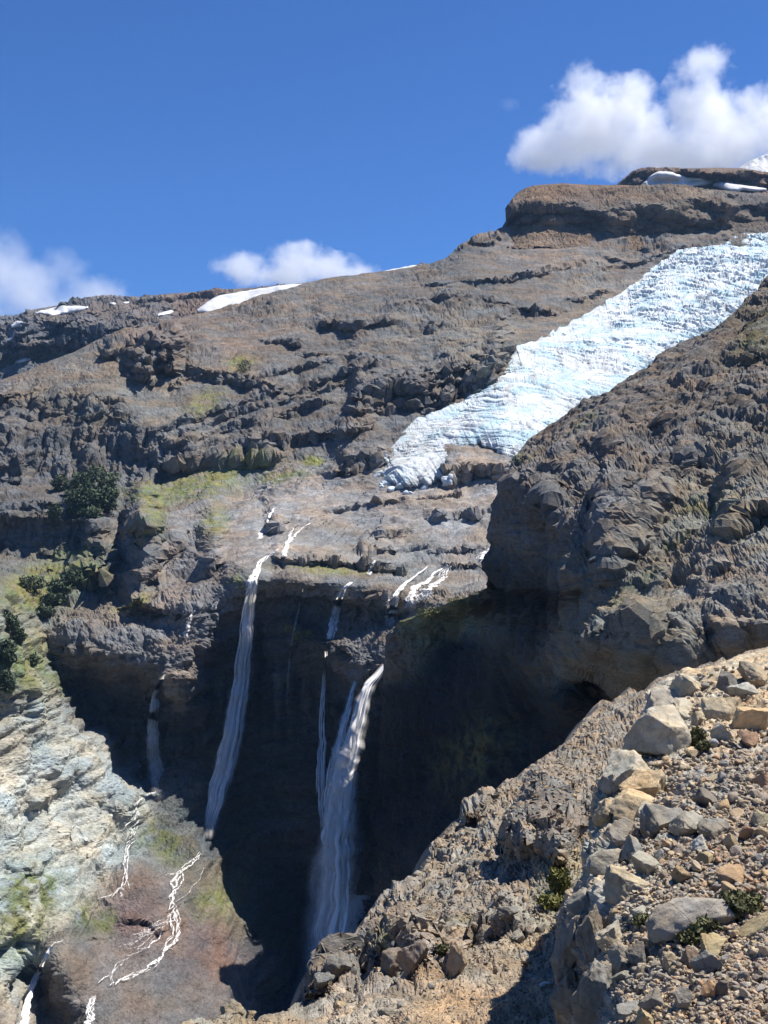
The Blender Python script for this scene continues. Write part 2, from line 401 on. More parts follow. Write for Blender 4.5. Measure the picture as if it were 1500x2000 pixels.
rough = np.where(up > .5, np.maximum(rough, face * .7), 1.0)
fa, fc, fe = facet(Q / np.array([40, 40, 30]), 11); d += fa * 6.0 * (1 - .65 * slab) * (1 - .75 * fan) * rough
fb, fcb, _ = facet(Q / np.array([16, 16, 11]), 12); d += fb * 3.4 * (1 - .5 * slab) * (1 - .75 * fan) * rough
fd, fcd, _ = facet(Q / np.array([6.5, 6.5, 4.2]), 13); d += fd * 1.5 * (1 - .4 * slab) * (1 - .6 * fan) * rough
fg, _, _ = facet(Q / np.array([3.2, 3.2, 2.4]), 14); d += fg * 0.5 * (.4 + .6 * rough) * (1 - .6 * slab)
col_a, _, _ = facet(Q / np.array([8, 8, 60]), 21); col_b, _, _ = facet(Q / np.array([3.4, 3.4, 24]), 22)
d += (col_a * 6.0 + col_b * 2.6) * face * up
d += (col_a * 6.0 + col_b * 2.6) * wall
dip = (-0.10, 0.05)
tilt = np.interp(MPX, [-200, 250, 330, 720, 900, 1700], [0, 0, 22, 142, 172, 260])       # the lava beds lie level on the left and climb to the right
bed = (1000 - MPY - tilt) * P1[..., 1] / FPX + .05 * P1[..., 1]
d += strata(Q, 17.0, 31, dip, .45, bed) * 6.0 * (1 - .8 * fan) * (1 - .9 * pale) * rough
d += strata(Q, 7.0, 32, dip, .35, bed) * 3.6 * (1 - .75 * fan) * (1 - .8 * pale) * (.3 + .7 * rough)
d += strata(Q, 3.2, 33, (-0.22, 0.02), .4, bed) * 1.6 * (.4 + slab) * (1 - .7 * fan) * (1 - .8 * pale)
d += fbm(P1 / 90.0, 3, 41) * 7 * (1 - slab) * (1 - .4 * fan) + fbm(Q / 7.0, 3, 42) * .8
Qp = P1 * np.array([1, .6, 1])
pf, _, _ = facet(Qp / np.array([17, 17, 20]), 51); pg, _, _ = facet(Qp / np.array([7, 7, 8]), 52)
d += (pf * 4.5 + pg * 2.0 + facet(Q / 3.6, 54)[0] * .8 + ridged(Q / 26.0, 3, 53) * 3.0) * pale
d += rubble(d.shape, 77) * (.15 + .20 * rough) * (1 - .78 * slab) * (1 - .6 * fan) * (1 - .35 * pale) * calm(P1, MPX, MPY)
P2 = P1 + N1 * (d * (.4 + .6 * rim2))[..., None]

T = [(0, 720, .17, .135, .10), (150, 700, .16, .13, .095), (150, 800, .15, .135, .105), (330, 640, .17, .125, .095), (450, 680, .17, .125, .09), (600, 640, .155, .125, .095), (300, 780, .16, .14, .105),
     (420, 780, .15, .13, .10), (650, 720, .145, .125, .10), (800, 560, .13, .11, .09), (900, 560, .12, .105, .088), (800, 680, .15, .135, .11), (930, 650, .175, .155, .115), (1000, 560, .125, .108, .09),
     (100, 890, .115, .11, .105), (250, 890, .115, .11, .105), (450, 830, .125, .115, .105), (600, 810, .12, .112, .102), (800, 770, .115, .105, .098), (700, 880, .15, .13, .108), (600, 860, .145, .125, .105),
     (1050, 450, .17, .125, .088), (1200, 380, .15, .112, .08), (1150, 425, .125, .10, .082), (1350, 410, .17, .13, .09), (1050, 480, .20, .15, .11), (1300, 460, .13, .115, .10), (1200, 540, .16, .135, .11), (1170, 560, .2, .17, .12),
     (600, 960, .20, .175, .15), (750, 980, .205, .18, .155), (900, 1040, .20, .178, .155), (500, 1000, .19, .168, .145), (420, 1040, .165, .148, .13), (350, 1130, .175, .15, .13), (330, 1190, .20, .165, .14),
     (60, 1050, .12, .115, .11), (150, 1060, .11, .105, .10), (230, 1080, .13, .12, .11), (250, 1180, .165, .15, .12), (100, 1150, .15, .145, .10), (650, 1105, .16, .145, .12), (820, 1120, .17, .155, .13),
     (250, 1250, .17, .148, .13), (330, 1290, .17, .148, .128), (200, 1240, .15, .132, .115), (345, 1325, .15, .13, .115), (920, 890, .22, .185, .15),
     (250, 1400, .075, .07, .066), (500, 1250, .08, .074, .068), (260, 1350, .07, .065, .062), (450, 1280, .075, .07, .066), (500, 1350, .065, .06, .058), (700, 1220, .15, .125, .105), (650, 1260, .13, .11, .09), (735, 1290, .15, .125, .105), (500, 1550, .05, .047, .046), (650, 1500, .055, .051, .05), (400, 1420, .06, .056, .054), (580, 1650, .13, .10, .09), (600, 1900, .035, .035, .037), (560, 1780, .035, .035, .037),  # the low wall and basin samples carry part of the shade
     (20, 1280, .20, .20, .13), (60, 1400, .30, .28, .21), (20, 1500, .36, .335, .265), (100, 1600, .38, .355, .285), (180, 1520, .34, .33, .28), (200, 1650, .37, .345, .275), (30, 1700, .30, .30, .24), (120, 1760, .30, .31, .26),
     (30, 1850, .29, .30, .23), (10, 1960, .30, .29, .23), (270, 1620, .30, .28, .21), (330, 1640, .22, .21, .14), (370, 1680, .13, .115, .095),
     (270, 1740, .155, .105, .088), (250, 1800, .21, .12, .095), (180, 1850, .17, .135, .11), (200, 1920, .18, .145, .12), (300, 1960, .165, .14, .122), (400, 1830, .175, .105, .085), (420, 1900, .16, .11, .092), (440, 1760, .17, .165, .09),
     (400, 1960, .15, .13, .115), (110, 1950, .13, .115, .10), (10, 1990, .30, .22, .15)]
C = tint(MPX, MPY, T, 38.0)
grey = C.mean(-1, keepdims=True); C = grey + (C - grey) * .56
bedtone = fbm(np.stack([P1[..., 0] / 110, P1[..., 1] / 260, bed / 5.5], -1), 4, 64); bedfine = fbm(np.stack([P1[..., 0] / 50, P1[..., 1] / 120, bed / 1.7], -1), 3, 65)
streaks = fbm(P1 / np.array([5.0, 60, 70]), 4, 66)
C = C * (1 + (.34 * bedtone + .22 * bedfine) * (1 - pale) * (1 - fan))[..., None] * np.clip(1 + 1.7 * streaks * wall, .25, 2.6)[..., None]
C = C * (1.06 - .08 * up * (1 - slab) + .26 * slab + .22 * pale)[..., None]
mott = fbm(P1 / 14.0, 4, 61); mott2 = fbm(P1 / np.array([60, 60, 9.0]), 4, 62)
C = C * (1 + 0.28 * mott2 + 0.15 * (fc - .5) + 0.12 * (fcb - .5))[..., None]
# moss and grass on the damp ledges
gm = sum(blob(MPX, MPY, *b) for b in [(430, 935, 110, 26, -12), (330, 965, 90, 22, 0), (300, 1010, 22, 45, 10), (610, 900, 22, 10, 0), (420, 1020, 26, 34, 25), (560, 935, 50, 12, -10),
         (490, 905, 40, 12, -8), (260, 1180, 45, 12, -30), (130, 1120, 90, 45, -20), (60, 1160, 70, 40, 0), (650, 1112, 120, 7, 3), (120, 1340, 20, 40, -40), (40, 1300, 70, 60, 30), (420, 1760, 60, 30, -30),
         (320, 1650, 60, 30, 40), (30, 1800, 60, 80, 20), (60, 1740, 50, 40, 20), (210, 1800, 22, 30, 0), (160, 1800, 30, 30, 0), (480, 1135, 26, 16, 0), (20, 700, 60, 14, -20), (400, 790, 40, 20, -30), (470, 710, 30, 16, 0)])
gm = np.clip(gm, 0, 1) * sstep(-.25, .25, fbm(P1 / 7.0, 4, 63) + .12) * sstep(0.1, 0.45, np.abs(N1[..., 2]) + .25)
gcol = np.stack([.155 + .05 * mott, .165 + .03 * mott, .055 + 0 * mott], -1)
C = C + (gcol - C) * np.clip(gm * .9, 0, 1)[..., None]
C = lerp3(C, (.27, .25, .06), blob(MPX, MPY, 612, 901, 20, 9) * .8)
red = np.clip(blob(MPX, MPY, 240, 1800, 40, 26, 20) + blob(MPX, MPY, 430, 1870, 50, 50) * .7, 0, 1) * sstep(-.3, .3, mott + .1)
C = lerp3(C, (.17, .085, .066), red * .4)
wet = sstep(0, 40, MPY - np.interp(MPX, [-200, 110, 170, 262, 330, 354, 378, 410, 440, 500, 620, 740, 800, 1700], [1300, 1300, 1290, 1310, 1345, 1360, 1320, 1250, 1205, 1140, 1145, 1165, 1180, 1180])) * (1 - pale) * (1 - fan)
wet = wet * (1 - np.clip(1.4 * blob(MPX, MPY, 700, 1235, 70, 85), 0, 1))         # wet headwall below its brink, colour darkened further to deepen its shade
C = C * (1 - wet[..., None] * np.array([.50, .44, .34]))  # shade put into the colour, cooler as well as darker
C = C * (1 + pale[..., None] * (np.array([.80, .87, .90]) - 1))
C = C * (1 - .2 * fan)[..., None]
C = np.clip(C, .012, .8)
nb = 8
back = []
for k in range(nb, 0, -1):                                      # the far side of the crest
    b = P2[0].copy(); b[:, 1] += 30 * k; b[:, 2] += (1000 - top) / FPX * 30 * k - 9 * k - 1.2 * k * k; b[:, 0] += (px - 750) / FPX * 30 * k
    back.append(b)
P2 = np.concatenate([np.array(back), P2], 0); C = np.concatenate([np.repeat(C[:1], nb, 0), C], 0)
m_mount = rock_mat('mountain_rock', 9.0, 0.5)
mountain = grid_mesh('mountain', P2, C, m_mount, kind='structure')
on_mountain = seen_from_eye(mountain)

# ------------------------------------------------------------------ far ridge behind, upper mesa, snow summit
def far_sheet(name, topl, bot, Yt, Yb, step, cols, mat, bands=(), amp=1.0, seed=0, back=12):
    tl = np.array(topl, float); px = np.arange(tl[0, 0], tl[-1, 0], step)
    top = np.interp(px, tl[:, 0], tl[:, 1]); nr = int((bot - top.min()) / step) + 2
    v = np.linspace(0, 1, nr)[:, None]
    PX = np.repeat(px[None], nr, 0); PY = top[None] + (bot - top[None]) * v
    Y = 1 / (1 / Yt + (1 / Yb - 1 / Yt) * v) + 0 * PX
    P = unproj(PX, PY, Y); jig = fbm(P / 45.0, 3, seed) * 1.3
    off, face = bands_offset(PX, PY, bands, jig, slope_of(Y, PY)) if bands else (0 * PX, 0 * PX)
    rim = sstep(0, 6, PY - top[None])
    P = unproj(PX, PY, Y + off * (.15 + .85 * rim)); N = normals(P); P_, P = P, P * np.array([1, .3, 1])
    d = facet(P / 95.0, seed + 1)[0] * 13 + facet(P / np.array([38, 38, 28]), seed + 2)[0] * 6 + facet(P / np.array([14, 14, 10]), seed + 3)[0] * 2.6
    d += strata(P, 38.0, seed + 4, (-.05, .02)) * 10 + strata(P, 15.0, seed + 5, (-.05, .02)) * 5
    d += facet(P / np.array([15, 15, 110]), seed + 6)[0] * 7 * face
    d = d + rubble(d.shape, seed) * 1.3
    P = P_ + N * (d * .9 * amp * (.2 + .8 * rim))[..., None]
    C = tint(PX, PY, cols, 30.0) * (1 + .3 * fbm(P / np.array([90, 90, 20]), 4, seed + 7))[..., None]
    b = [P[0] + np.stack([(px - 750) / FPX * 40 * k, 40.0 * k + 0 * px, (1000 - top) / FPX * 40 * k - 14.0 * k], -1) for k in range(back, 0, -1)]
    P = np.concatenate([np.array(b), P], 0); C = np.concatenate([np.repeat(C[:1], back, 0), C], 0)
    o = grid_mesh(name, P, np.clip(C, .02, .9), mat, kind='structure')
    return seen_from_eye(o)
m_far = rock_mat('far_ridge_rock', 40.0, 2.0)
far_at = far_sheet('far_ridge', [(-260, 690), (-100, 640), (0, 620), (35, 614), (60, 604), (150, 590), (280, 578), (405, 568), (420, 564), (440, 567), (600, 552), (720, 538), (752, 529), (790, 521), (815, 517), (826, 512), (836, 519), (870, 530), (980, 545)],
          800, 2500, 1900, 2.2,
          [(0, 650, .12, .115, .115), (100, 660, .11, .108, .11), (200, 640, .115, .11, .11), (200, 600, .13, .115, .105), (350, 590, .145, .115, .10), (300, 620, .14, .13, .125), (100, 700, .12, .118, .115), (50, 730, .12, .12, .12), (500, 600, .14, .12, .11)],
          m_far, [([(-260, 640), (0, 642), (60, 630), (150, 632), (220, 640), (330, 632)], 46, 60, 40), ([(40, 668), (120, 672), (180, 660), (250, 668)], 34, 40, 30), ([(-200, 700), (0, 690), (60, 684)], 24, 30, 25),
                  ([(60, 604), (160, 594), (300, 584), (420, 572)], 6, 14, 10)], 1.0, 200)
mesa_at = far_sheet('upper_mesa', [(1150, 400), (1198, 366), (1222, 346), (1238, 333), (1262, 328), (1330, 329), (1400, 327), (1450, 331), (1500, 337), (1560, 338), (1680, 342)],
          440, 2250, 1950, 2.2,
          [(1250, 345, .13, .095, .075), (1400, 340, .15, .11, .08), (1480, 350, .16, .115, .085), (1300, 400, .12, .11, .10), (1450, 390, .12, .11, .10)],
          m_far, [([(1150, 356), (1225, 349), (1262, 336), (1330, 334), (1450, 338), (1520, 346), (1680, 350)], 26, 40, 10), ([(1240, 331), (1500, 340)], 8, 12, 6)], .6, 260, 8)
far_sheet('lava_mesa', [(930, 492), (955, 470), (978, 446), (988, 432), (996, 396), (1008, 376), (1024, 367), (1042, 361), (1080, 358), (1100, 357), (1150, 361), (1210, 362), (1300, 366), (1400, 371), (1500, 383), (1660, 390)],
          486, 1730, 1560, 2.2,
          [(1050, 375, .15, .11, .075), (1200, 380, .14, .105, .075), (1150, 425, .115, .092, .075), (1020, 420, .095, .082, .075), (1350, 395, .17, .13, .09), (1300, 420, .14, .11, .08), (1050, 460, .19, .145, .105), (1200, 455, .18, .14, .10), (1400, 440, .14, .12, .10), (1480, 410, .11, .10, .09)],
          m_far, [([(930, 440), (1000, 402), (1040, 399), (1100, 402), (1200, 408), (1300, 408), (1400, 402), (1430, 400)], 44, 30, 30, 1.05), ([(1410, 402), (1500, 398), (1660, 400)], 24, 16, 18)], .5, 230, 8)
m_snow, N_, L_, B_ = new_mat('old_snow')
tc = N_.new('ShaderNodeTexCoord')
cs = ramp(N_, L_, nz(N_, L_, tc.outputs['Object'], 0.02, 8, .65), [(.3, (.42, .41, .39)), (.6, (.62, .62, .62))])
L_.new(cs, B_.inputs['Base Color']); B_.inputs['Roughness'].default_value = .7
bp = N_.new('ShaderNodeBump'); bp.inputs['Distance'].default_value = 2.0; bp.inputs['Strength'].default_value = .5
L_.new(nz(N_, L_, tc.outputs['Object'], .05, 6, .6), bp.inputs['Height']); L_.new(bp.outputs[0], B_.inputs['Normal'])
far_sheet('snow_summit', [(1380, 372), (1420, 345), (1445, 327), (1470, 312), (1500, 300), (1560, 282), (1640, 275), (1720, 290)], 420, 3600, 3200, 3.0, [(1450, 320, .6, .6, .6)], m_snow, [], .5, 290, 8)
# ------------------------------------------------------------------ the dark buttress on the right, with its gullies and shaded wall
C_EDGE = [(380, 1760), (470, 1600), (545, 1500), (600, 1448), (640, 1400), (700, 1305), (745, 1225), (770, 1190), (800, 1130), (840, 1062), (862, 1030), (905, 1000), (950, 986), (1000, 966), (1050, 955), (1100, 953),
          (1148, 950), (1158, 925), (1180, 862), (1200, 815), (1222, 775), (1240, 757), (1300, 752), (1335, 752), (1400, 748), (1500, 738), (1600, 722), (1750, 700)]
def ridge_plane(x, y, add=0.0):
    """distance of the buttress' sloping upper side (rising to the right and away) at photograph pixel (x, y)"""
    m, n = (x - 750) / FPX, (1000 - y) / FPX
    return (x, y, -122.0 / (n - .55 * m - .30) + add)
rp = ridge_plane
def shift(pts, add): return line([rp(x, y, add) for x, y in pts], 24)
C_PTS = (shift([(1760, 380), (1500, 545), (1400, 640), (1190, 770), (1030, 862)], 4)
  + [(986, 950, 405), (966, 1000, 420), (956, 1050, 430), (953, 1100, 436), (951, 1146, 446)]
  + line([(925, 1160, 560), (862, 1182, 590), (775, 1224, 604), (757, 1240, 606)]) + line([(752, 1300, 622), (752, 1335, 632), (748, 1400, 655), (738, 1500, 670), (722, 1600, 672), (700, 1750, 665)])
  + [rp(*q) for q in [(1300, 740), (1500, 700), (1100, 850), (1250, 850), (1400, 850), (1600, 850), (1760, 700), (1200, 800), (1360, 720), (1150, 900), (1050, 900), (1500, 620), (1600, 600), (1080, 950), (1300, 920), (1200, 930), (1400, 930), (1500, 850)]]
  + [(x, yb + dy, rp(x, yb)[2] + 7 + .05 * dy) for x, yb in ((1003, 950), (1022, 978), (1045, 1000), (1070, 1014), (1095, 1036), (1110, 1085)) for dy in (14, 60, 120, 200, 290)] + [rp(x, yb - 4) for x, yb in ((1003, 950), (1022, 978), (1045, 1000), (1070, 1014), (1095, 1036), (1112, 1085))]
  + [(965, 1150, 470), (930, 1200, 580), (900, 1260, 592), (820, 1300, 604), (770, 1350, 622),
     (900, 1400, 540), (1000, 1450, 445), (1060, 1400, 415), (850, 1500, 600), (900, 1600, 540), (800, 1600, 620), (975, 1060, 428)]
  + [rp(*q) for q in [(1120, 950), (1150, 1050), (1130, 1120), (1180, 1160), (1270, 960), (1290, 1010), (1235, 1135), (1200, 1000), (1220, 1080)]]
  + [rp(*q) for q in [(1300, 1080), (1350, 1000), (1400, 960), (1420, 1040), (1500, 950), (1360, 1120), (1440, 1140), (1500, 1080), (1600, 1050), (1760, 1000), (1330, 1160), (1390, 1190), (1600, 1180), (1760, 1200),
     (1250, 1180), (1160, 1250), (1300, 1250), (1240, 1280), (1330, 1280)]] + [(1150, 1330, 365), (1215, 1350, 330), (1300, 1350, 292)]
  + [(1200, 1420, 350), (1100, 1500, 390), (1000, 1600, 420), (900, 1700, 480), (800, 1800, 560), (1400, 1400, 270), rp(1430, 1240), rp(1500, 1220), (1450, 1290, 262), (1520, 1300, 240), (1600, 1300, 220),
     (1400, 1600, 310), (1760, 1400, 200), (1760, 1750, 230), (1100, 1750, 400)])
C_BANDS = [([(1180, 988), (1210, 972), (1250, 960), (1300, 968)], 44, 7, 18, 1.15), ([(1178, 1034), (1210, 1020), (1262, 1012), (1282, 1016)], 44, 7, 10, 1.2), ([(1180, 1080), (1215, 1066), (1246, 1062)], 40, 6, 9, 1.2), ([(1184, 1122), (1216, 1108)], 34, 5, 8, 1.2),
           ([(1106, 1302), (1160, 1266), (1210, 1224), (1250, 1196), (1292, 1184)], 44, 7, 14, 1.2), ([(1150, 1320), (1200, 1278), (1250, 1244), (1266, 1240)], 38, 6, 8, 1.2), ([(1200, 1340), (1250, 1324), (1300, 1318), (1350, 1288), (1400, 1280)], 40, 7, 14, 1.2),
           ([(1040, 930), (1080, 915), (1110, 925)], 24, 5, 10), ([(1150, 880), (1190, 872), (1220, 884)], 20, 5, 10), ([(1330, 1060), (1380, 1050)], 16, 4, 8), ([(1380, 800), (1430, 790), (1470, 800)], 18, 5, 10), ([(1270, 790), (1310, 780)], 14, 4, 8), ([(1130, 960), (1160, 955)], 30, 5, 8),
           ([(1420, 1010), (1470, 985), (1560, 960)], 60, 16, 20), ([(1290, 905), (1330, 895), (1360, 905)], 34, 12, 14),
           ([(1330, 765), (1370, 760), (1415, 768)], 10, 6, 12), ([(1470, 700), (1500, 690), (1560, 690)], 40, 10, 14), ([(1240, 830), (1280, 822), (1305, 835)], 16, 7, 10), ([(1060, 990), (1090, 985)], 26, 8, 10),
           ([(1380, 935), (1420, 920), (1460, 930)], 26, 8, 12), ([(1090, 900), (1120, 890)], 20, 6, 10), ([(1380, 1130), (1430, 1120)], 10, 5, 8), ([(1450, 1250), (1500, 1235), (1560, 1230)], 30, 7, 10)]
ce = np.array(C_EDGE, float)
CF = Field(C_PTS, c=5.0, cell=5.0)
py = np.arange(390, 1750, 2.6); L = np.interp(py, ce[:, 0], ce[:, 1])
nc = 380; u = np.linspace(0, 1, nc)[None] ** 1.15
CPX = L[:, None] + (1765 - L[:, None]) * u; CPY = np.repeat(py[:, None], nc, 1)
Y0 = CF(CPX, CPY); P0 = unproj(CPX, CPY, Y0)
jig = fbm(P0 / 9.0, 3, 103) * 1.3
off, face = bands_offset(CPX, CPY, C_BANDS, jig, slope_of(Y0, CPY))
rim = sstep(0, 30, CPX - L[:, None])
P1 = unproj(CPX, CPY, Y0 + off * rim); N1 = normals(P1)
wallm = sstep(0.55, 0.85, 1 - np.abs(N1[..., 2]))
Q = P1 * np.array([1, .55, 1])
fal = P1[..., 0] * .9 + P1[..., 1] * .42; acr = -P1[..., 0] * .42 + P1[..., 1] * .9         # down and across the slope
rl = np.stack([acr / 17.0, fal / 60.0, P1[..., 2] / 60.0], -1)
d = ridged(rl + .35 * fbm(P1 / 30.0, 2, 108)[..., None], 4, 109) * 3.4 + fbm(P1 / 42.0, 3, 110) * 2.0
fa, fc, _ = facet(Q / np.array([15, 15, 12]), 111); fb, fcb, _ = facet(Q / np.array([6, 6, 4.5]), 112); fd, fcd, _ = facet(Q / np.array([2.4, 2.4, 1.9]), 113); fg, _, _ = facet(Q / np.array([1.1, 1.1, .9]), 114)
rough = np.clip(.7 + 1.1 * fbm(P1 / 40.0, 3, 119), .25, 1.4)
cm = calm(P1, CPX, CPY)
d += (1 - .25 * face) * (fa * 3.0 * (.4 + .6 * cm) + (fb * 1.6 + fd * .8 + fg * .4) * cm) * rough + rubble(d.shape, 178) * (.09 + .10 * rough) * cm
d += (facet(Q / np.array([5, 5, 36]), 115)[0] * 2.0 + facet(Q / np.array([2.0, 2.0, 14]), 116)[0] * .8) * wallm
d += strata(Q, 6.0, 117, (.12, 0)) * 1.0 * rough + strata(Q, 2.2, 118, (.12, 0)) * .5
P2 = P1 + N1 * (d * (.35 + .65 * sstep(0, 8, CPX - L[:, None])))[..., None]
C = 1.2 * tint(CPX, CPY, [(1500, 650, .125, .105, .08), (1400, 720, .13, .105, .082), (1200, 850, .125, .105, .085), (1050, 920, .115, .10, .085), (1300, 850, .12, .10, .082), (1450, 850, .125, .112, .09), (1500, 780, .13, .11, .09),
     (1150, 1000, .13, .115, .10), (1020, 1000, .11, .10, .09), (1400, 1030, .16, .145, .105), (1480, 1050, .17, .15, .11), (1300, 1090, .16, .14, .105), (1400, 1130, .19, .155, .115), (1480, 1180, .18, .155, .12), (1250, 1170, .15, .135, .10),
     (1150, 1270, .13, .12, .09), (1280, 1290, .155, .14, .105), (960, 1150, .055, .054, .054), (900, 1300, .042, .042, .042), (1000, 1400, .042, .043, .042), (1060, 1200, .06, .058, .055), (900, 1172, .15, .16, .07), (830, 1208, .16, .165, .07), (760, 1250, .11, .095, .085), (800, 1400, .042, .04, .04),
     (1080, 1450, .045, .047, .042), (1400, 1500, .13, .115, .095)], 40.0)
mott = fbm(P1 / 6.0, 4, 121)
grey = C.mean(-1, keepdims=True); C = (grey + (C - grey) * .75) * (1 + .05 * sstep(.09, .13, grey)) * (1 - (1 - sstep(.06, .10, grey)) * np.array([.66, .61, .53]))  # dark wall tones cut and cooled: shade put into the wall colour
C = C * (1 + .3 * fbm(P1 / np.array([25, 25, 6]), 4, 122) + .2 * (fcb - .5))[..., None]
gm = sum(blob(CPX, CPY, *b) for b in [(1380, 1010, 60, 30, -25), (1440, 1060, 60, 25, -20), (1250, 1160, 50, 14, -40), (1470, 690, 60, 25, -30), (1480, 640, 40, 20, -40), (1190, 1190, 45, 10, -40), (1330, 1080, 50, 12, -30), (1270, 1260, 50, 16, -20), (1150, 840, 30, 14, -20), (940, 1470, 90, 60, -40), (1020, 900, 30, 15, 0),
         (880, 1180, 70, 24, -20), (820, 1206, 50, 16, -30)])
gm = np.clip(gm, 0, 1) * sstep(-.2, .3, mott + .05)
C = C + (np.stack([.125 + .03 * mott, .125 + .02 * mott, .05 + 0 * mott], -1) - C) * (gm * .75)[..., None]
bk = [np.stack([P2[:, 0, 0] + 5.0 * k, P2[:, 0, 1] + 14.0 * k, P2[:, 0, 2] - 2.5 * k - .5 * k * k], -1) for k in range(8, 0, -1)]
P2 = np.concatenate([np.stack(bk, 1), P2], 1); C = np.concatenate([np.repeat(C[:, :1], 8, 1), C], 1)
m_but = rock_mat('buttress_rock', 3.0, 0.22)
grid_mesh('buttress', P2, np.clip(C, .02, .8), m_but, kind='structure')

# ------------------------------------------------------------------ the near slope falling away to the left
D_TOP = [(250, 2012), (330, 2003), (380, 1992), (420, 1985), (440, 1972), (470, 1975), (500, 1990), (540, 1982), (575, 1962), (592, 1945), (605, 1912), (622, 1890), (640, 1858), (680, 1842), (700, 1815), (735, 1772), (748, 1750), (808, 1712), (830, 1680), (850, 1650), (900, 1590), (955, 1545),
         (1008, 1517), (1065, 1480), (1115, 1438), (1138, 1407), (1172, 1377), (1240, 1350), (1350, 1305), (1500, 1262), (1760, 1200)]
D_PTS = (line([(250, 2012, 37), (380, 1992, 39), (500, 1990, 42), (592, 1945, 46), (640, 1858, 58), (700, 1815, 66), (748, 1750, 77), (830, 1680, 88), (900, 1590, 100), (1008, 1517, 114), (1065, 1480, 120), (1138, 1407, 130), (1240, 1350, 138), (1350, 1305, 142), (1500, 1262, 145), (1760, 1200, 145)])
  + [(1150, 1450, 116), (1200, 1400, 126), (1100, 1550, 92), (1160, 1560, 84), (1000, 1600, 88), (950, 1700, 68), (1050, 1680, 64), (850, 1780, 61), (1000, 1780, 51), (1080, 1750, 51), (900, 1850, 45), (1000, 1850, 41.5),
     (750, 1880, 47), (700, 1950, 38), (900, 1950, 33.5), (1050, 1920, 34), (800, 2000, 29.5), (500, 2050, 31), (1000, 2050, 27), (1200, 2000, 28.5), (1200, 1800, 43), (1300, 1600, 72), (1400, 1450, 98), (1400, 2050, 25), (1500, 1800, 40), (1760, 1500, 80), (1760, 2050, 24), (250, 2100, 29), (800, 2200, 22), (1400, 2200, 20)])
D_BANDS = [([(1040, 1560), (1075, 1555), (1100, 1570)], 46, .5, 14), ([(1020, 1640), (1060, 1610), (1110, 1630)], 60, .5, 16), ([(960, 1560), (1000, 1545)], 14, .3, 8), ([(760, 1780), (800, 1770)], 18, .3, 8), ([(640, 1862), (690, 1850)], 40, .3, 10),
           ([(730, 1842), (790, 1832), (840, 1842)], 50, .4, 12), ([(880, 1862), (910, 1850)], 36, .3, 8), ([(960, 1775), (1000, 1768), (1020, 1775)], 16, .3, 8), ([(880, 1705), (930, 1690)], 10, .2, 8), ([(920, 1830), (970, 1815), (1040, 1815)], 18, .3, 8),
           ([(600, 1925), (640, 1915)], 30, .3, 8), ([(840, 1650), (880, 1625)], 16, .3, 8), ([(900, 1600), (950, 1580)], 16, .3, 8)]
dt = np.array(D_TOP, float)
DF = Field(D_PTS, cell=7.0)
px = np.arange(255, 1755, 2.5); top = np.interp(px, dt[:, 0], dt[:, 1]); nr = 330
top = top + fbm(np.stack([px / 40, 0 * px, 0 * px], -1), 5, 331) * 16
v = np.linspace(0, 1, nr)[:, None]
DPX = np.repeat(px[None], nr, 0); DPY = top[None] + (2180 - top[None]) * v
Y0 = DF(DPX, DPY); P0 = unproj(DPX, DPY, Y0)
jig = fbm(P0 / 2.5, 3, 303) * 1.3
off, face = bands_offset(DPX, DPY, D_BANDS, jig, slope_of(Y0, DPY))
rim = sstep(0, 16, DPY - top[None])
P1 = unproj(DPX, DPY, Y0 + off * rim); N1 = normals(P1)
gravel = sstep(1880, 1960, DPY + .05 * (DPX - 800))
crag = np.clip(sum(blob(DPX, DPY, *b) for b in [(700, 1900, 110, 60, -20), (790, 1870, 70, 60, 0), (1080, 1600, 80, 70, 0), (780, 1770, 80, 30, -40), (920, 1570, 70, 30, -30), (960, 1800, 80, 30, 0), (1010, 1640, 60, 60, 0), (460, 1990, 60, 30, 0)]), 0, 1)
rough = np.clip(.30 + .9 * crag + .7 * fbm(P1 / 9.0, 3, 309), .12, 1.5) * (1 - .75 * gravel)
Q = P1 * np.array([1, .3, 1])
fa, fc, _ = facet(Q / 4.0, 311); fb, fcb, _ = facet(Q / 1.7, 312); fd, fcd, fe = facet(Q / .75, 313); fg, fcg, _ = facet(Q / .33, 314)
d0 = Y0; d = fbm(P1 / 9.0, 3, 310) * .4 + (fa * 1.1 + fb * .8) * rough + fd * .34 * (.35 + .65 * rough) + fg * .15 * (.6 + .4 * rough) + strata(Q, 1.6, 315, (.2, 0)) * .35 * rough + rubble(d0.shape, 378) * (.028 + .03 * rough) * calm(P1, DPX, DPY) * np.clip(P1[..., 1] / 60, .5, 1.6)
P2 = P1 + N1 * (d * (.7 + .3 * rim))[..., None]
C = tint(DPX, DPY, [(1150, 1420, .22, .185, .14), (1000, 1550, .22, .19, .15), (1080, 1600, .20, .175, .145), (900, 1680, .235, .205, .16), (1000, 1700, .22, .195, .16), (850, 1780, .21, .19, .16), (950, 1760, .225, .20, .165), (700, 1900, .20, .18, .155), (800, 1860, .21, .175, .14),
     (900, 1870, .27, .22, .165), (1000, 1830, .28, .24, .18), (850, 1960, .34, .26, .17), (1000, 1960, .30, .23, .155), (700, 1980, .34, .27, .19), (1090, 1740, .24, .21, .13), (480, 1985, .24, .21, .155), (1200, 1900, .28, .22, .15), (640, 1880, .19, .175, .15)], 40.0)
mott = fbm(P1 / 1.3, 4, 321)
C = C * (1 + .22 * fbm(P1 / 4.0, 4, 322) + .35 * (fcd - .5) + .3 * (fcg - .5))[..., None]
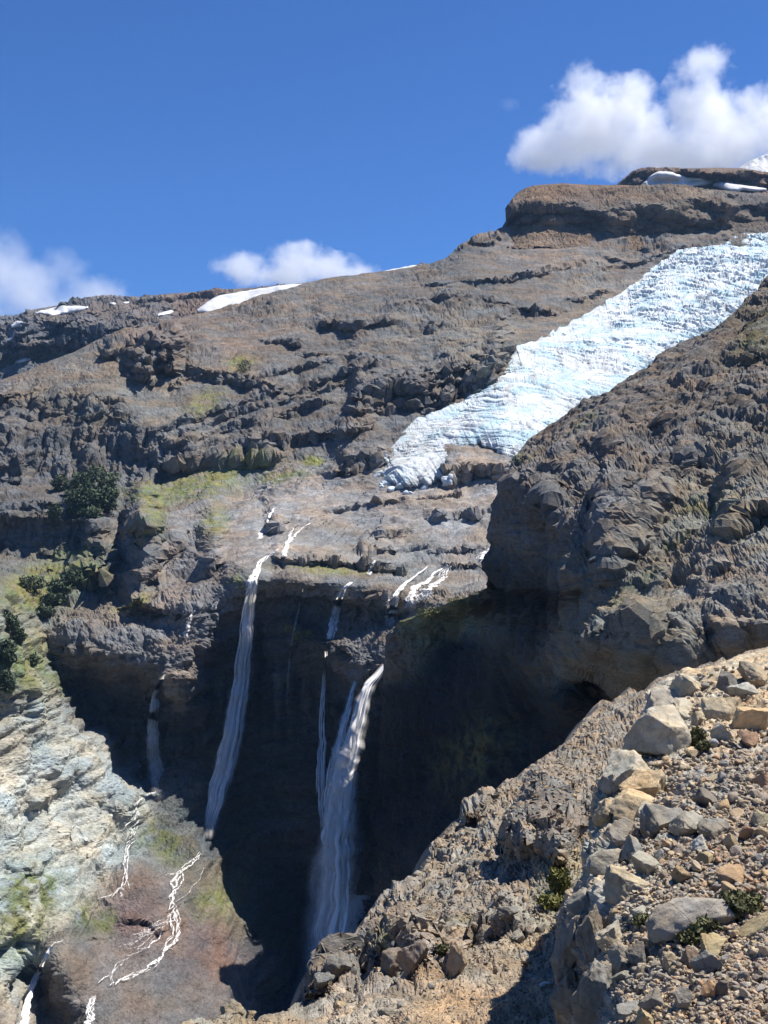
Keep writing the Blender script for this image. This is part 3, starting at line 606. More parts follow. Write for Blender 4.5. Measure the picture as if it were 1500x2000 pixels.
gm = np.clip(sum(blob(DPX, DPY, *b) for b in [(1090, 1735, 24, 40, 0), (1085, 1765, 30, 14, 0), (930, 1815, 36, 8, -10), (760, 1840, 30, 10, 0)]), 0, 1) * sstep(-.3, .2, mott)
C = C + (np.array([.13, .13, .05]) - C) * (gm * .8)[..., None]
C = lerp3(C, (.5, .51, .52), blob(DPX, DPY, 845, 1865, 20, 28, 10) * .8)
b = [P2[0] + np.stack([-.5 * k + 0 * px, 1.6 * k + 0 * px, (1000 - top) / FPX * 1.6 * k - .5 * k - .15 * k * k], -1) for k in range(9, 0, -1)]
P2 = np.concatenate([np.array(b), P2], 0); C = np.concatenate([np.repeat(C[:1], 9, 0), C], 0)
m_near = rock_mat('near_slope_rock', .9, 0.06)
near_slope = grid_mesh('near_slope', P2, np.clip(C, .02, .8), m_near, kind='structure')
on_slope = seen_from_eye(near_slope)

# ------------------------------------------------------------------ the stony shelf close by on the right
E_EDGE = [(1262, 1520), (1280, 1440), (1300, 1405), (1318, 1340), (1345, 1262), (1400, 1255), (1440, 1240), (1480, 1196), (1505, 1168), (1550, 1172), (1580, 1160), (1620, 1150), (1660, 1145), (1700, 1140), (1740, 1108), (1790, 1088), (1850, 1084), (1960, 1086), (2010, 1120), (2100, 1140), (2200, 1160)]
E_PTS = (line([(1520, 1262, 46), (1405, 1300, 44), (1262, 1345, 42), (1240, 1440, 36), (1170, 1505, 33), (1160, 1580, 30), (1145, 1660, 27), (1108, 1740, 25), (1088, 1790, 24.2), (1084, 1850, 24), (1086, 1960, 23.6), (1140, 2100, 22)], 22)
  + line([(1300, 1345, 40), (1290, 1440, 33.5), (1225, 1510, 30), (1215, 1580, 27.5), (1200, 1660, 24), (1185, 1740, 21.6), (1180, 1830, 20), (1190, 1900, 18.6), (1185, 1960, 17.6), (1200, 2100, 15)], 22)
  + [(1760, 1262, 44), (1500, 1300, 41), (1400, 1330, 38.5), (1500, 1450, 30.5), (1400, 1450, 31), (1760, 1450, 30), (1500, 1600, 23.3), (1350, 1600, 24.3), (1760, 1600, 22.5), (1500, 1800, 17.4), (1300, 1800, 18.6), (1760, 1800, 16.6),
     (1500, 2000, 13.8), (1300, 2000, 14.9), (1760, 2000, 13.3), (1500, 2200, 11.4), (1250, 2200, 12.4), (1760, 2200, 11), (2380, 1262, 42), (2380, 1450, 29), (2380, 1800, 15.6), (2380, 2200, 10.2)])
EF = Field(E_PTS, cell=6.0, box=(1000, 1200, 2420, 2300))
ee = np.array(E_EDGE, float)
py = np.arange(1264, 2190, 2.4); L = np.interp(py, ee[:, 0], ee[:, 1]) + fbm(np.stack([py / 30, 0 * py, 0 * py], -1), 5, 431) * 14; nc = 420; u = np.linspace(0, 1, nc)[None]
EPX = L[:, None] + (2380 - L[:, None]) * u; EPY = np.repeat(py[:, None], nc, 1)
Y0 = EF(EPX, EPY); P1 = unproj(EPX, EPY, Y0); N1 = normals(P1)
rim = sstep(0, 12, EPX - L[:, None]) * sstep(1264, 1285, EPY)
ledge = np.clip(sum(blob(EPX, EPY, *b) for b in [(1370, 1350, 120, 60, 0), (1300, 1560, 120, 60, 0), (1200, 1620, 60, 120, 0), (1180, 1850, 70, 150, 0)]), 0, 1)
Q = P1 * np.array([1, .32, 1])
fa, fc, fe = facet(Q / 1.3, 411, 1.3); fb, fcb, _ = facet(Q / .5, 412); fd, fcd, _ = facet(Q / .2, 413); fg, fcg, _ = facet(Q / .09, 414)
d = fbm(P1 / 2.5, 3, 410) * .12 + (fa * .30 + fb * .16) * (.15 + .85 * ledge) + fd * .08 + fg * .035 + rubble(fd.shape, 478) * .008
P2 = P1 + N1 * (d * (.7 + .3 * rim))[..., None]
C = 1.1 * tint(EPX, EPY, [(1370, 1340, .36, .31, .22), (1450, 1380, .40, .31, .20), (1290, 1430, .34, .31, .25), (1240, 1530, .38, .31, .21), (1350, 1520, .28, .25, .20), (1450, 1550, .22, .19, .155), (1320, 1600, .27, .245, .2), (1450, 1680, .26, .205, .155), (1220, 1700, .33, .295, .225),
     (1350, 1700, .25, .205, .16), (1130, 1850, .24, .205, .165), (1250, 1900, .26, .225, .175), (1400, 1900, .28, .22, .165), (1450, 1980, .31, .23, .165), (1300, 1980, .33, .27, .20)], 40.0)
C = C * (1 + .25 * fbm(P1 / 1.0, 4, 422) + .3 * (fcb - .5) * ledge + .45 * (fcd - .5) + .4 * (fcg - .5))[..., None]
bk = [np.stack([P2[:, 0, 0] + .10 * k, P2[:, 0, 1] + .5 * k, P2[:, 0, 2] - .35 * k], -1) for k in range(12, 0, -1)]
P2 = np.concatenate([np.stack(bk, 1), P2], 1); C = np.concatenate([np.repeat(C[:, :1], 12, 1), C], 1)
m_shelf = rock_mat('shelf_ground', .35, 0.03)
stony = grid_mesh('stony_ground', P2, np.clip(C, .02, .85), m_shelf, kind='structure')
on_shelf = seen_from_eye(stony)
# low ground that carries everything, out of sight below the gorge and beyond
gx = np.linspace(-30000, 30000, 60); GX, GY = np.meshgrid(gx, np.linspace(-10000, 45000, 60))
G = np.stack([GX, GY, -330 + 12 * noise(np.stack([GX / 900, GY / 900, 0 * GX], -1), 9)], -1)
grid_mesh('ground', G, np.full(G.shape, .12), m_far, kind='structure')
# ------------------------------------------------------------------ glacier tongue
def resample(pl, n):
    pl = np.array(pl, float); s = np.r_[0, np.cumsum(np.hypot(*np.diff(pl[:, :2], axis=0).T))]
    t = np.linspace(0, s[-1], n); return np.stack([np.interp(t, s, pl[:, k]) for k in range(pl.shape[1])], -1)

G_UP = [(1660, 418), (1500, 447), (1400, 461), (1330, 480), (1290, 512), (1200, 578), (1130, 622), (1060, 655), (1010, 676), (985, 715), (960, 745), (900, 782), (845, 805), (800, 826), (778, 850), (764, 872), (752, 900), (744, 925), (748, 944)]
G_LO = [(1660, 640), (1500, 690), (1400, 735), (1300, 790), (1190, 836), (1110, 880), (1050, 905), (1010, 912), (986, 906), (968, 884), (940, 876), (906, 886), (884, 912), (870, 934), (842, 948), (812, 953), (786, 954), (766, 950), (752, 947)]
nu, nv = 600, 230
ua = resample(G_UP, 2000); la = resample(G_LO, 2000)
tt = np.linspace(0, 1, nu)
A = ua[(np.interp(tt, [0, 1], [0, 1999])).astype(int)]; Bq = la[(np.interp(tt, [0, 1], [0, 1999])).astype(int)]
ej = np.stack([np.arange(nu) / 9.0, 0 * tt, 0 * tt], -1); A = A.copy(); Bq = Bq.copy()
A[:, 1] += fbm(ej, 4, 531) * 9 * (tt > .02); Bq[:, 1] += fbm(ej, 4, 532) * 9; A[:, 0] += fbm(ej, 4, 533) * 6; Bq[:, 0] += fbm(ej, 4, 534) * 6
vv = np.linspace(0, 1, nv)
w = (0.5 - 0.5 * np.cos(vv * math.pi)) * .35 + vv * .65
GPX = A[:, None, 0] + (Bq[:, None, 0] - A[:, None, 0]) * w[None]; GPY = A[:, None, 1] + (Bq[:, None, 1] - A[:, None, 1]) * w[None]
prof = np.clip(1 - (2 * w[None] - 1) ** 2, 0, 1) ** .42
toe = np.clip((1 - tt[:, None]) / .05, 0, 1) ** .5
Yg = MF(GPX, GPY) - (prof * toe) * np.interp(tt, [0, .7, .9, 1], [58, 52, 34, 24])[:, None] + 4
P1 = unproj(GPX, GPY, Yg); N1 = normals(P1)
fl = np.array([.80, .10, .0])                                    # flow runs down towards the lower left
Wp = P1 + np.stack([fbm(P1 / 55.0, 3, 501), fbm(P1 / 55.0, 3, 502), fbm(P1 / 55.0, 3, 503)], -1) * 22
al = Wp[..., 0] * .55 + Wp[..., 1] * .62 + Wp[..., 2] * .55      # along the flow
ac = Wp[..., 0] * .75 - Wp[..., 2] * .62                         # across it
upper = sstep(.62, .12, tt)[:, None] + 0 * GPX
S1 = np.stack([al / 17.0, ac / 60.0, 0 * al], -1); S2 = np.stack([al / 7.0, ac / 30.0, 0 * al], -1); S3 = np.stack([al / 10.0, ac / 9.0, 0 * al], -1)
cv1 = np.abs(noise(S1, 511)); cv2 = np.abs(noise(S2, 512)); cv3 = np.abs(noise(S3, 515))
crack = np.exp(-cv1 / .07) * 7.5 * (.35 + .8 * upper) + np.exp(-cv2 / .10) * (2.2 + 2.2 * upper) + np.exp(-cv3 / .09) * 3.2 * (.3 + upper)
ser, sc, _ = facet(np.stack([al / 8.0, ac / 11.0, P1[..., 2] / 30], -1), 513); ser2, _, _ = facet(np.stack([al / 3.4, ac / 5.0, P1[..., 2] / 12], -1), 514)
gate = sstep(-.25, .25, fbm(P1 / 48.0, 3, 517) + .15 * upper)
d = -crack * (.22 + .6 * gate) + ser * 1.3 * (.2 + upper) + ser2 * .4 + fbm(P1 / 60.0, 3, 516) * 5
edge = np.minimum(sstep(0, .05, w)[None] * sstep(1, .95, w)[None] + 0 * GPX, 1)
P2 = P1 + N1 * ((d + rubble(d.shape, 577) * .10) * (.35 + .65 * edge))[..., None]
streak = fbm(np.stack([ac / 5.0, al / 60.0, 0 * al], -1), 4, 521); patch = fbm(P1 / 60.0, 4, 522)
C = np.empty(P2.shape); C[:] = (.585, .62, .63)
bl = sstep(-.1, .35, fbm(P1 / 24.0, 4, 523) + .10 * upper) * .9
C = C + (np.array([.395, .53, .575]) - C) * bl[..., None]
dirt = sstep(.05, .45, streak + .25 * patch) * .55 + blob(GPX, GPY, 900, 850, 110, 34, -25) * .22 * sstep(-.1, .3, streak) + blob(GPX, GPY, 1020, 740, 90, 30, -20) * .25 * sstep(0, .3, streak)
C = lerp3(C, (.36, .34, .315), np.clip(dirt + sstep(.7, .95, tt)[:, None] * (.25 + .5 * sstep(-.2, .3, streak)) * .7, 0, .75))
m_ice, N_, L_, B_ = new_mat('glacier_ice')
at = N_.new('ShaderNodeAttribute'); at.attribute_name = 'col'; tc = N_.new('ShaderNodeTexCoord')
c = mixc(N_, L_, at.outputs['Color'], ramp(N_, L_, nz(N_, L_, tc.outputs['Object'], .35, 8, .7), [(.3, (.72, .78, .82)), (.6, (1.08, 1.06, 1.04))]), 1.0, 'MULTIPLY')
L_.new(c, B_.inputs['Base Color']); B_.inputs['Roughness'].default_value = .55; B_.inputs['Specular IOR Level'].default_value = .25
bp = N_.new('ShaderNodeBump'); bp.inputs['Distance'].default_value = .8; bp.inputs['Strength'].default_value = .7
L_.new(nz(N_, L_, tc.outputs['Object'], .5, 8, .7), bp.inputs['Height']); L_.new(bp.outputs[0], B_.inputs['Normal'])
def tag(o, label=None, cat=None, group=None, kind=None):
    for k, v_ in (('label', label), ('category', cat), ('group', group), ('kind', kind)):
        if v_: o[k] = v_
    return o
g = grid_mesh('glacier', P2, np.clip(C, 0, .95), m_ice, kind='structure')
tag(g, 'crevassed pale blue glacier tongue flowing down between the rock slopes', 'glacier')

# blocks of fallen ice round the snout
def ice_block(seed, r):
    rng = np.random.default_rng(seed); bm = bmesh.new(); bmesh.ops.create_icosphere(bm, subdivisions=2, radius=1.0)
    for _ in range(7):
        n = Vector(rng.normal(size=3)).normalized(); k = rng.uniform(.45, .8)
        for v_ in bm.verts:
            e = v_.co.dot(n) - k
            if e > 0: v_.co -= n * e
    for v_ in bm.verts: v_.co = Vector((v_.co.x * r[0], v_.co.y * r[1], v_.co.z * r[2])) * 1.4
    me = bpy.data.meshes.new('ice_block'); bm.to_mesh(me); bm.free()
    at = me.color_attributes.new('col', 'FLOAT_COLOR', 'POINT'); at.data.foreach_set('color', np.tile([.55, .6, .62, 1], len(me.vertices)).astype(np.float32))
    me.materials.append(m_ice); return me
ice_me = [ice_block(k, np.random.default_rng(k).uniform(.7, 1.2, 3)) for k in range(6)]
rng = random.Random(5)
for k in range(46):
    a = rng.random()
    x, y = (rng.gauss(752, 7), rng.uniform(880, 948)) if k < 18 else (rng.uniform(742, 830), rng.gauss(952, 5)) if k < 38 else (rng.uniform(862, 885), rng.gauss(938, 6))
    o = bpy.data.objects.new('ice_block', ice_me[k % 6]); COL.objects.link(o)
    o.location = on_mountain(x, y, 1.2); r = rng.uniform(.9, 2.4) * (1.3 if k % 9 == 0 else 1); o.scale = (r, r, r)
    o.rotation_euler = (rng.random() * 6, rng.random() * 6, rng.random() * 6)
    sz = 'big ' if r > 2.0 else 'small ' if r < 1.4 else ''
    lab = 'white ice block lying along the upper left edge of the snout' if k < 18 else 'white ice block fallen below the tip of the snout' if k < 38 else 'white ice block by the dark rock dome at the snout'
    tag(o, sz + lab, 'ice block', 'ice blocks fallen ' + ('beside the snout' if k < 18 else 'below the snout' if k < 38 else 'by the rock dome'))

# ------------------------------------------------------------------ snow patches
def smooth1(a, n=4):
    a = a.copy()
    for _ in range(n): a[1:-1] = (a[:-2] + 2 * a[1:-1] + a[2:]) / 4
    return a
def snow_patch(topl, botl, at, lift, label, n=46, m=14, mat=None):
    t = resample(topl, n); b = resample(botl, n); P = np.zeros((n, m, 3)); rg = np.random.default_rng(len(label))
    env = np.clip(np.minimum(np.arange(n), n - 1 - np.arange(n)) / (.16 * n), 0.05, 1) ** .6; mid = (t + b) / 2
    t = mid + (t - mid) * env[:, None]; b = mid + (b - mid) * env[:, None]
    t[:, 1] += smooth1(rg.normal(size=n), 2) * .9; b[:, 1] += smooth1(rg.normal(size=n), 2) * 1.6
    for i in range(n):
        for j in range(m):
            q = t[i] + (b[i] - t[i]) * j / (m - 1); P[i, j] = at(q[0], q[1])
    Yd = P[..., 1].copy()
    for _ in range(6):
        Yd[1:-1] = (Yd[:-2] + 2 * Yd[1:-1] + Yd[2:]) / 4; Yd[:, 1:-1] = (Yd[:, :-2] + 2 * Yd[:, 1:-1] + Yd[:, 2:]) / 4
    pr = (np.clip(1 - np.linspace(-1, 1, m) ** 2, 0, 1) ** .5)[None] * np.clip(np.minimum(np.arange(n), n - 1 - np.arange(n)) / 4, .15, 1)[:, None]
    f = (Yd - lift * (.1 + .5 * pr))[..., None] / P[..., 1:2]
    o = grid_mesh('snow_patch', P * f, None, mat or m_snow, smooth=True)
    mod = o.modifiers.new('depth', 'SOLIDIFY'); mod.thickness = lift * .12; mod.offset = 0
    return tag(o, label, 'snow patch', 'old snow patches on the high slopes')
snow_patch([(66, 610), (95, 604), (125, 598), (172, 599)], [(70, 615), (110, 615), (140, 611), (172, 602)], far_at, 22, 'long white snow patch just under the crest of the far ridge')
snow_patch([(382, 598), (405, 588), (430, 578), (500, 566), (596, 552)], [(388, 618), (415, 615), (450, 608), (520, 597), (600, 560)], far_at, 26, 'largest white snowfield, hanging on the crest where the two ridges meet', 70, 18)
snow_patch([(306, 614), (325, 607), (338, 607)], [(310, 617), (325, 614), (338, 610)], far_at, 18, 'small snow patch between the long patch and the large snowfield', 16, 6)
snow_patch([(214, 592), (226, 592)], [(215, 595), (226, 595)], far_at, 18, 'left one of two tiny snow spots under the far crest', 8, 4)
snow_patch([(239, 591), (252, 589)], [(240, 594), (252, 592)], far_at, 18, 'right one of two tiny snow spots under the far crest', 8, 4)
snow_patch([(22, 636), (34, 627), (44, 628)], [(24, 641), (36, 636), (44, 632)], far_at, 22, 'small snow patch by the leftmost rocks of the far ridge', 14, 6)
snow_patch([(28, 708), (45, 701), (59, 700)], [(30, 711), (46, 707), (59, 704)], far_at, 22, 'thin snow strip low on the far ridge above the brown shoulder', 16, 5)
snow_patch([(14, 664), (26, 658)], [(15, 667), (27, 661)], far_at, 22, 'tiny snow strip halfway down the far ridge', 8, 4)
snow_patch([(748, 530), (775, 525), (808, 519), (822, 519)], [(750, 534), (776, 532), (808, 526), (824, 521)], far_at, 24, 'thin snow strip on the skyline beside a small dark knob', 24, 6)
snow_patch([(1250, 362), (1268, 346), (1285, 336), (1310, 338), (1340, 347), (1390, 351)], [(1254, 366), (1272, 365), (1295, 364), (1330, 364), (1360, 364), (1392, 359)], mesa_at, 30, 'grey white snow patch shaped like a fin below the upper mesa', 50, 14)
snow_patch([(1392, 358), (1420, 358), (1450, 364), (1496, 369)], [(1396, 364), (1425, 373), (1455, 372), (1496, 372)], mesa_at, 30, 'flat snow patch right of the fin shaped one below the mesa', 30, 8)
# ------------------------------------------------------------------ falling and running water
def water_mat(name, stretch, lo, hi, alpha, w=1.0):
    m, N, L, B = new_mat(name); N.remove(B)
    uv = N.new('ShaderNodeUVMap'); uv.uv_map = 'uv'
    mp = N.new('ShaderNodeMapping'); mp.inputs['Scale'].default_value = stretch; L.new(uv.outputs[0], mp.inputs['Vector'])
    n1 = nz(N, L, mp.outputs[0], 1.0, 7, .65)
    at = N.new('ShaderNodeAttribute'); at.attribute_name = 'dens'
    st = ramp(N, L, n1, [(lo, 0.0), (hi, 1.0)])
    a = math_n(N, L, 'MULTIPLY', math_n(N, L, 'MULTIPLY', st, at.outputs['Fac']), alpha, clamp=True)
    df = N.new('ShaderNodeBsdfDiffuse'); df.inputs[0].default_value = (.98 * w, .95 * w, .91 * w, 1)
    tl = N.new('ShaderNodeBsdfTranslucent'); tl.inputs[0].default_value = (.98 * w, .95 * w, .91 * w, 1)
    geo = N.new('ShaderNodeNewGeometry'); nv = N.new('ShaderNodeVectorMath'); nv.operation = 'MULTIPLY_ADD'      # drops scatter light from above as much as from in front
    L.new(geo.outputs['Normal'], nv.inputs[0]); nv.inputs[1].default_value = (.55, .55, .55); nv.inputs[2].default_value = (0, 0, .85)
    nn = N.new('ShaderNodeVectorMath'); nn.operation = 'NORMALIZE'; L.new(nv.outputs[0], nn.inputs[0]); L.new(nn.outputs[0], df.inputs['Normal'])
    mx = N.new('ShaderNodeMixShader'); mx.inputs[0].default_value = .06; L.new(df.outputs[0], mx.inputs[1]); L.new(tl.outputs[0], mx.inputs[2])
    tr = N.new('ShaderNodeBsdfTransparent'); m2 = N.new('ShaderNodeMixShader')
    L.new(a, m2.inputs[0]); L.new(tr.outputs[0], m2.inputs[1]); L.new(mx.outputs[0], m2.inputs[2])
    L.new(m2.outputs[0], N['Material Output'].inputs['Surface']); return m
m_fall = water_mat('falling_water', (1.6, .045, 1), .16, .46, 3.4)
m_veil = water_mat('water_veil', (.9, .03, 1), .22, .62, 1.15)
m_foam = water_mat('foaming_stream', (1.1, .5, 1), .42, .54, 1.2, .72)
m_casc = water_mat('cascading_water', (1.5, .16, 1), .36, .54, 1.25, .8)

def strips(name, strands, mat, flat=1.0, **props):
    """strands: list of (points (n,3), width (n,), dens (n,)); each becomes a gently bulging strip facing the valley"""
    V, Fq, UV, DN = [], [], [], []
    for k, (p, w, dn) in enumerate(strands):
        n = len(p); t = np.gradient(p, axis=0); t /= np.linalg.norm(t, axis=1, keepdims=True) + 1e-9
        view = -p / np.linalg.norm(p, axis=1, keepdims=True)
        sd = np.cross(t, view); sd /= np.linalg.norm(sd, axis=1, keepdims=True) + 1e-9
        s = np.r_[0, np.cumsum(np.linalg.norm(np.diff(p, axis=0), axis=1))]
        b0 = len(V) and sum(len(x) for x in V)
        rows = []
        for j, (a, bulge, e) in enumerate(((-.5, 0, .0), (-.33, .17, .35), (-.17, .26, .8), (0, .3, 1.0), (.17, .26, .8), (.33, .17, .35), (.5, 0, .0))):
            rows.append(p + sd * (a * w)[:, None] + view * (bulge * flat * w)[:, None])
            UV.append(np.stack([a * w + k * 7.3, s + k * 13.7], -1)); DN.append(dn * e)
        V.append(np.concatenate(rows))
        i = np.arange(n - 1)
        for j in range(6): Fq.append(np.stack([b0 + j * n + i, b0 + j * n + i + 1, b0 + (j + 1) * n + i + 1, b0 + (j + 1) * n + i], -1))
    V = np.concatenate(V); Fq = np.concatenate(Fq); UV = np.concatenate(UV); DN = np.concatenate(DN)
    me = bpy.data.meshes.new(name); me.vertices.add(len(V)); me.vertices.foreach_set('co', V.astype(np.float32).ravel())
    me.loops.add(Fq.size); me.loops.foreach_set('vertex_index', Fq.astype(np.int32).ravel())
    me.polygons.add(len(Fq)); me.polygons.foreach_set('loop_start', np.arange(0, Fq.size, 4, dtype=np.int32)); me.update()
    ul = me.uv_layers.new(name='uv'); ul.data.foreach_set('uv', UV[Fq.ravel()].astype(np.float32).ravel())
    at = me.attributes.new('dens', 'FLOAT', 'POINT'); at.data.foreach_set('value', DN.astype(np.float32))
    me.polygons.foreach_set('use_smooth', np.ones(len(Fq), bool)); me.validate(); me.materials.append(mat)
    o = bpy.data.objects.new(name, me); COL.objects.link(o)
    return tag(o, **props)

def path3(pts, lift, n, smo=30, fixY=None):
    q = resample(pts, n)
    p = np.array([on_mountain(a, b) for a, b in q[:, :2]]); Y = smooth1(p[:, 1], smo) if fixY is None else np.interp(np.linspace(0, 1, n), np.linspace(0, 1, len(fixY)), fixY)
    Y = Y - lift * np.linspace(1, .12, n) ** .8 * (fixY is None); return unproj(q[:, 0], q[:, 1], Y)

def waterfall(label, pts, spread, nst, wid, lift, dens=(1, 1), seed=0, fixY=None, mat=None, n=120, gap=.25, group='waterfalls on the headwall', name='waterfall', veil=0):
    """pts: photograph pixels down the fall; spread: px half width from top to bottom; wid: strand width in metres; veil: share of broad thin sheets"""
    small = mat is None and (abs(pts[-1][1] - pts[0][1]) < 110 or 'cascade' in label)
    if small: mat = m_casc; nst = int(nst * 1.8); wid *= .62; gap = .4
    rng = np.random.default_rng(seed); c = path3(pts, lift, n, 8 if small else 30, fixY); t = np.linspace(0, 1, n)
    sp = np.interp(t, np.linspace(0, 1, len(spread)), spread) * c[:, 1] / FPX
    c[:, 0] += smooth1(rng.normal(size=n), 8) * sp * (.9 if small else .3)
    def make(cnt, w0, dn0, wander):
        st = []
        for k in range(cnt):
            a = float(np.clip(rng.normal() * .5, -1.1, 1.1)); t0 = rng.uniform(0, gap * 2) if k > 1 else 0; t1 = min(1, t0 + rng.uniform(.25, 1.0)) if k > 1 else 1
            m = (t >= t0) & (t <= t1)
            if m.sum() < 8: continue
            p = c.copy(); p[:, 0] += sp * (a * (1 + .3 * np.sin(t * rng.uniform(3, 9) + rng.uniform(0, 6))) + wander * smooth1(rng.normal(size=n), 8)); p[:, 1] += sp * rng.normal() * .4
            f = np.minimum(1, np.minimum((t - t0) / .12 + (.5 if t0 == 0 else 0), (t1 - t) / .14)).clip(0, 1)
            ww = w0 * rng.uniform(.5, 1.4) * np.interp(t, [0, 1], [.7, 1.5]) * (1 + .5 * smooth1(rng.normal(size=n), 4)).clip(.4, 1.8)
            dn = np.interp(t, np.linspace(0, 1, len(dens)), dens) * f * dn0
            st.append((p[m], ww[m], dn[m]))
        return st
    o = strips(name, make(nst, wid, 1.0, .6 if small else .10), mat or m_fall, label=label, cat='waterfall', group=group)
    if veil:
        s2 = strips('spray_veil', make(veil, wid * 3.2, .8, .10), m_veil); s2.parent = o
    return o

waterfall('tallest white waterfall, down the left half of the dark headwall', [(503, 1112), (495, 1132), (488, 1180), (480, 1250), (470, 1330), (460, 1392), (447, 1460), (430, 1525), (419, 1572), (409, 1618), (404, 1640)],
          [5, 9, 10, 11, 13, 14, 8], 48, 1.4, 28, (1, .95, .9, .85, .8, .75, .7, .62, .35, .04), 1, veil=24)
waterfall('main white waterfall, plunging from the notch into the black basin', [(752, 1300), (738, 1318), (722, 1336), (708, 1372), (694, 1430), (678, 1500), (666, 1580), (660, 1680), (655, 1760), (648, 1850), (640, 1920)],
          [6, 11, 14, 16, 19, 23, 28, 34], 70, 2.2, 12, (1.3, 1.2, 1.1, .9, .6, .3), 2, veil=34, fixY=[664, 659, 656, 653, 651, 649, 647, 645, 643, 641, 640])
waterfall('short strand falling left of the main waterfall from the same ledge', [(705, 1318), (692, 1342), (680, 1390), (664, 1450), (652, 1510), (645, 1570), (642, 1640)], [4, 6, 8, 10, 12], 16, 1.2, 8, (1, .9, .6, .4), 3, veil=8, fixY=[674, 668, 664, 661, 659, 657, 655])
waterfall('upper slim waterfall dropping to the mossy ledge in mid wall', [(686, 1137), (672, 1150), (661, 1176), (654, 1205), (650, 1230), (646, 1250)], [3, 4, 5, 7, 5], 12, 1.0, 9, (1, .9, .8), 4, veil=4)
waterfall('thin twin strand falling from the mossy ledge left of main waterfall', [(637, 1272), (632, 1320), (627, 1400), (625, 1480), (626, 1560), (628, 1640)], [4, 7, 8, 7], 9, 1.2, 18, (1, .9, .6, .3), 5)
waterfall('misty bridal veil waterfall under the left rock shoulder', [(319, 1318), (308, 1340), (300, 1375), (297, 1420), (299, 1470), (306, 1520), (310, 1545)], [2, 4, 6, 9, 11, 8], 30, 2.4, 11, (1, .9, .7, .6, .3), 6, mat=m_veil)
waterfall('left cascade of the group beside the grassy spur', [(838, 1104), (812, 1126), (790, 1139), (775, 1156), (769, 1184), (766, 1226)], [2, 3, 4, 6, 7], 10, 1.6, 6, (1, 1, .9), 7)
waterfall('thin outer strand left of the cascade group', [(762, 1152), (757, 1180), (758, 1222)], [2, 3, 4], 5, 1.2, 6, (.9, .6), 8)
waterfall('middle cascade of the group beside the grassy spur', [(876, 1103), (850, 1118), (834, 1137), (812, 1147), (801, 1166), (797, 1192)], [2, 4, 6, 8], 12, 1.5, 6, (1, 1), 9)
waterfall('right cascade of the group beside the grassy spur', [(880, 1104), (868, 1120), (858, 1138), (842, 1146), (830, 1160), (822, 1172)], [3, 7, 8, 8], 12, 1.4, 6, (1, .8, 1), 10)
waterfall('short white chute on the ledge above the slim waterfall', [(732, 1094), (726, 1108), (720, 1124)], [1.5, 2.5, 4], 5, 1.4, 6, (1, .9), 11)
waterfall('left feeder cascade on slabs above the tallest waterfall', [(536, 990), (526, 1010), (514, 1034), (505, 1054)], [2, 3, 5], 7, 1.6, 6, (1, .9), 12)
waterfall('feeder cascade running into the brink of the tallest waterfall', [(545, 1070), (520, 1088), (505, 1104), (497, 1122), (487, 1140), (478, 1180)], [2, 4, 5, 5, 3], 9, 1.7, 6, (.7, 1, 1, .4), 13)
waterfall('right feeder cascade on slabs above the tallest waterfall', [(573, 1028), (566, 1050), (560, 1072), (551, 1094)], [2, 3, 5], 7, 1.5, 6, (.9, .9, .7), 14)
waterfall('thin slanting trickle joining the right feeder cascade', [(608, 1020), (588, 1034), (572, 1050), (566, 1060)], [1.5, 2, 2], 4, 1.1, 6, (.8, .9), 15)
waterfall('small white fall over the boulders left of the headwall brink', [(381, 1192), (371, 1206), (366, 1226), (364, 1246)], [2, 3, 4], 6, 1.4, 6, (1, .8), 16)
waterfall('tiny white chute just left of the headwall brink', [(426, 1174), (416, 1190)], [3, 4], 4, 1.6, 6, (.9, .9), 17)
waterfall('faint thin veil falling down mid headwall past the mossy knob', [(592, 1150), (584, 1185), (574, 1230), (566, 1280), (562, 1340), (562, 1400)], [2, 2, 2], 3, 1.0, 7, (.3, .3, .1), 18, mat=m_veil)
waterfall('white foam patch tumbling behind the edge of the buttress', [(958, 1070), (946, 1080), (940, 1090), (958, 1108)], [4, 6, 5], 8, 1.5, 9, (.9, .8), 19)
waterfall('broad lower cascade leaving the brown fan at the bottom edge', [(186, 1942), (180, 1965), (174, 1990), (170, 2040)], [3, 6, 8, 9], 12, 1.6, 5, (1, 1), 20, group='water on the valley floor')
waterfall('slender waterfall dropping into the dark cleft at bottom left', [(98, 1850), (84, 1876), (66, 1918), (52, 1955), (46, 1985), (42, 2030)], [2, 3, 4, 5], 7, 1.3, 8, (.6, .8, .9), 21, group='water on the valley floor')

def stream(label, paths, lift=1.4, seed=0):
    rng = np.random.default_rng(seed); st = []
    allp = []
    for pts, w, dn in paths:
        if w < 4: allp.append((pts, w, dn)); continue
        for q in range(3): allp.append(([(a + rng.normal() * w * .35, b + rng.normal() * w * .25) for a, b in pts], w * rng.uniform(.28, .6), dn))
    for pts, w, dn in allp:
        n = max(20, int(sum(math.dist(a, b) for a, b in zip(pts[:-1], pts[1:])) / 2.2)); q = resample(pts, n)
        j = np.arange(n); wx = smooth1(rng.normal(size=n) * 3.0, 3) * min(1, w / 4) + smooth1(rng.normal(size=n) * 9, 14)
        q[:, 0] += wx; q[:, 1] += smooth1(rng.normal(size=n) * 2.0, 3)
        p = np.array([on_mountain(a, b) for a, b in q[:, :2]]); Y = smooth1(p[:, 1], 2) - lift
        ww = w * (1 + .5 * smooth1(rng.normal(size=n), 2)).clip(.35, 1.9) * Y / FPX * np.minimum(1, np.minimum(j + 2, n + 1 - j) / 6)
        st.append((unproj(q[:, 0], q[:, 1], Y), ww, np.full(n, dn)))
    o = strips('stream', st, m_foam, .25, label=label, cat='stream', group='water on the valley floor'); return o
br = random.Random(3); braid = []
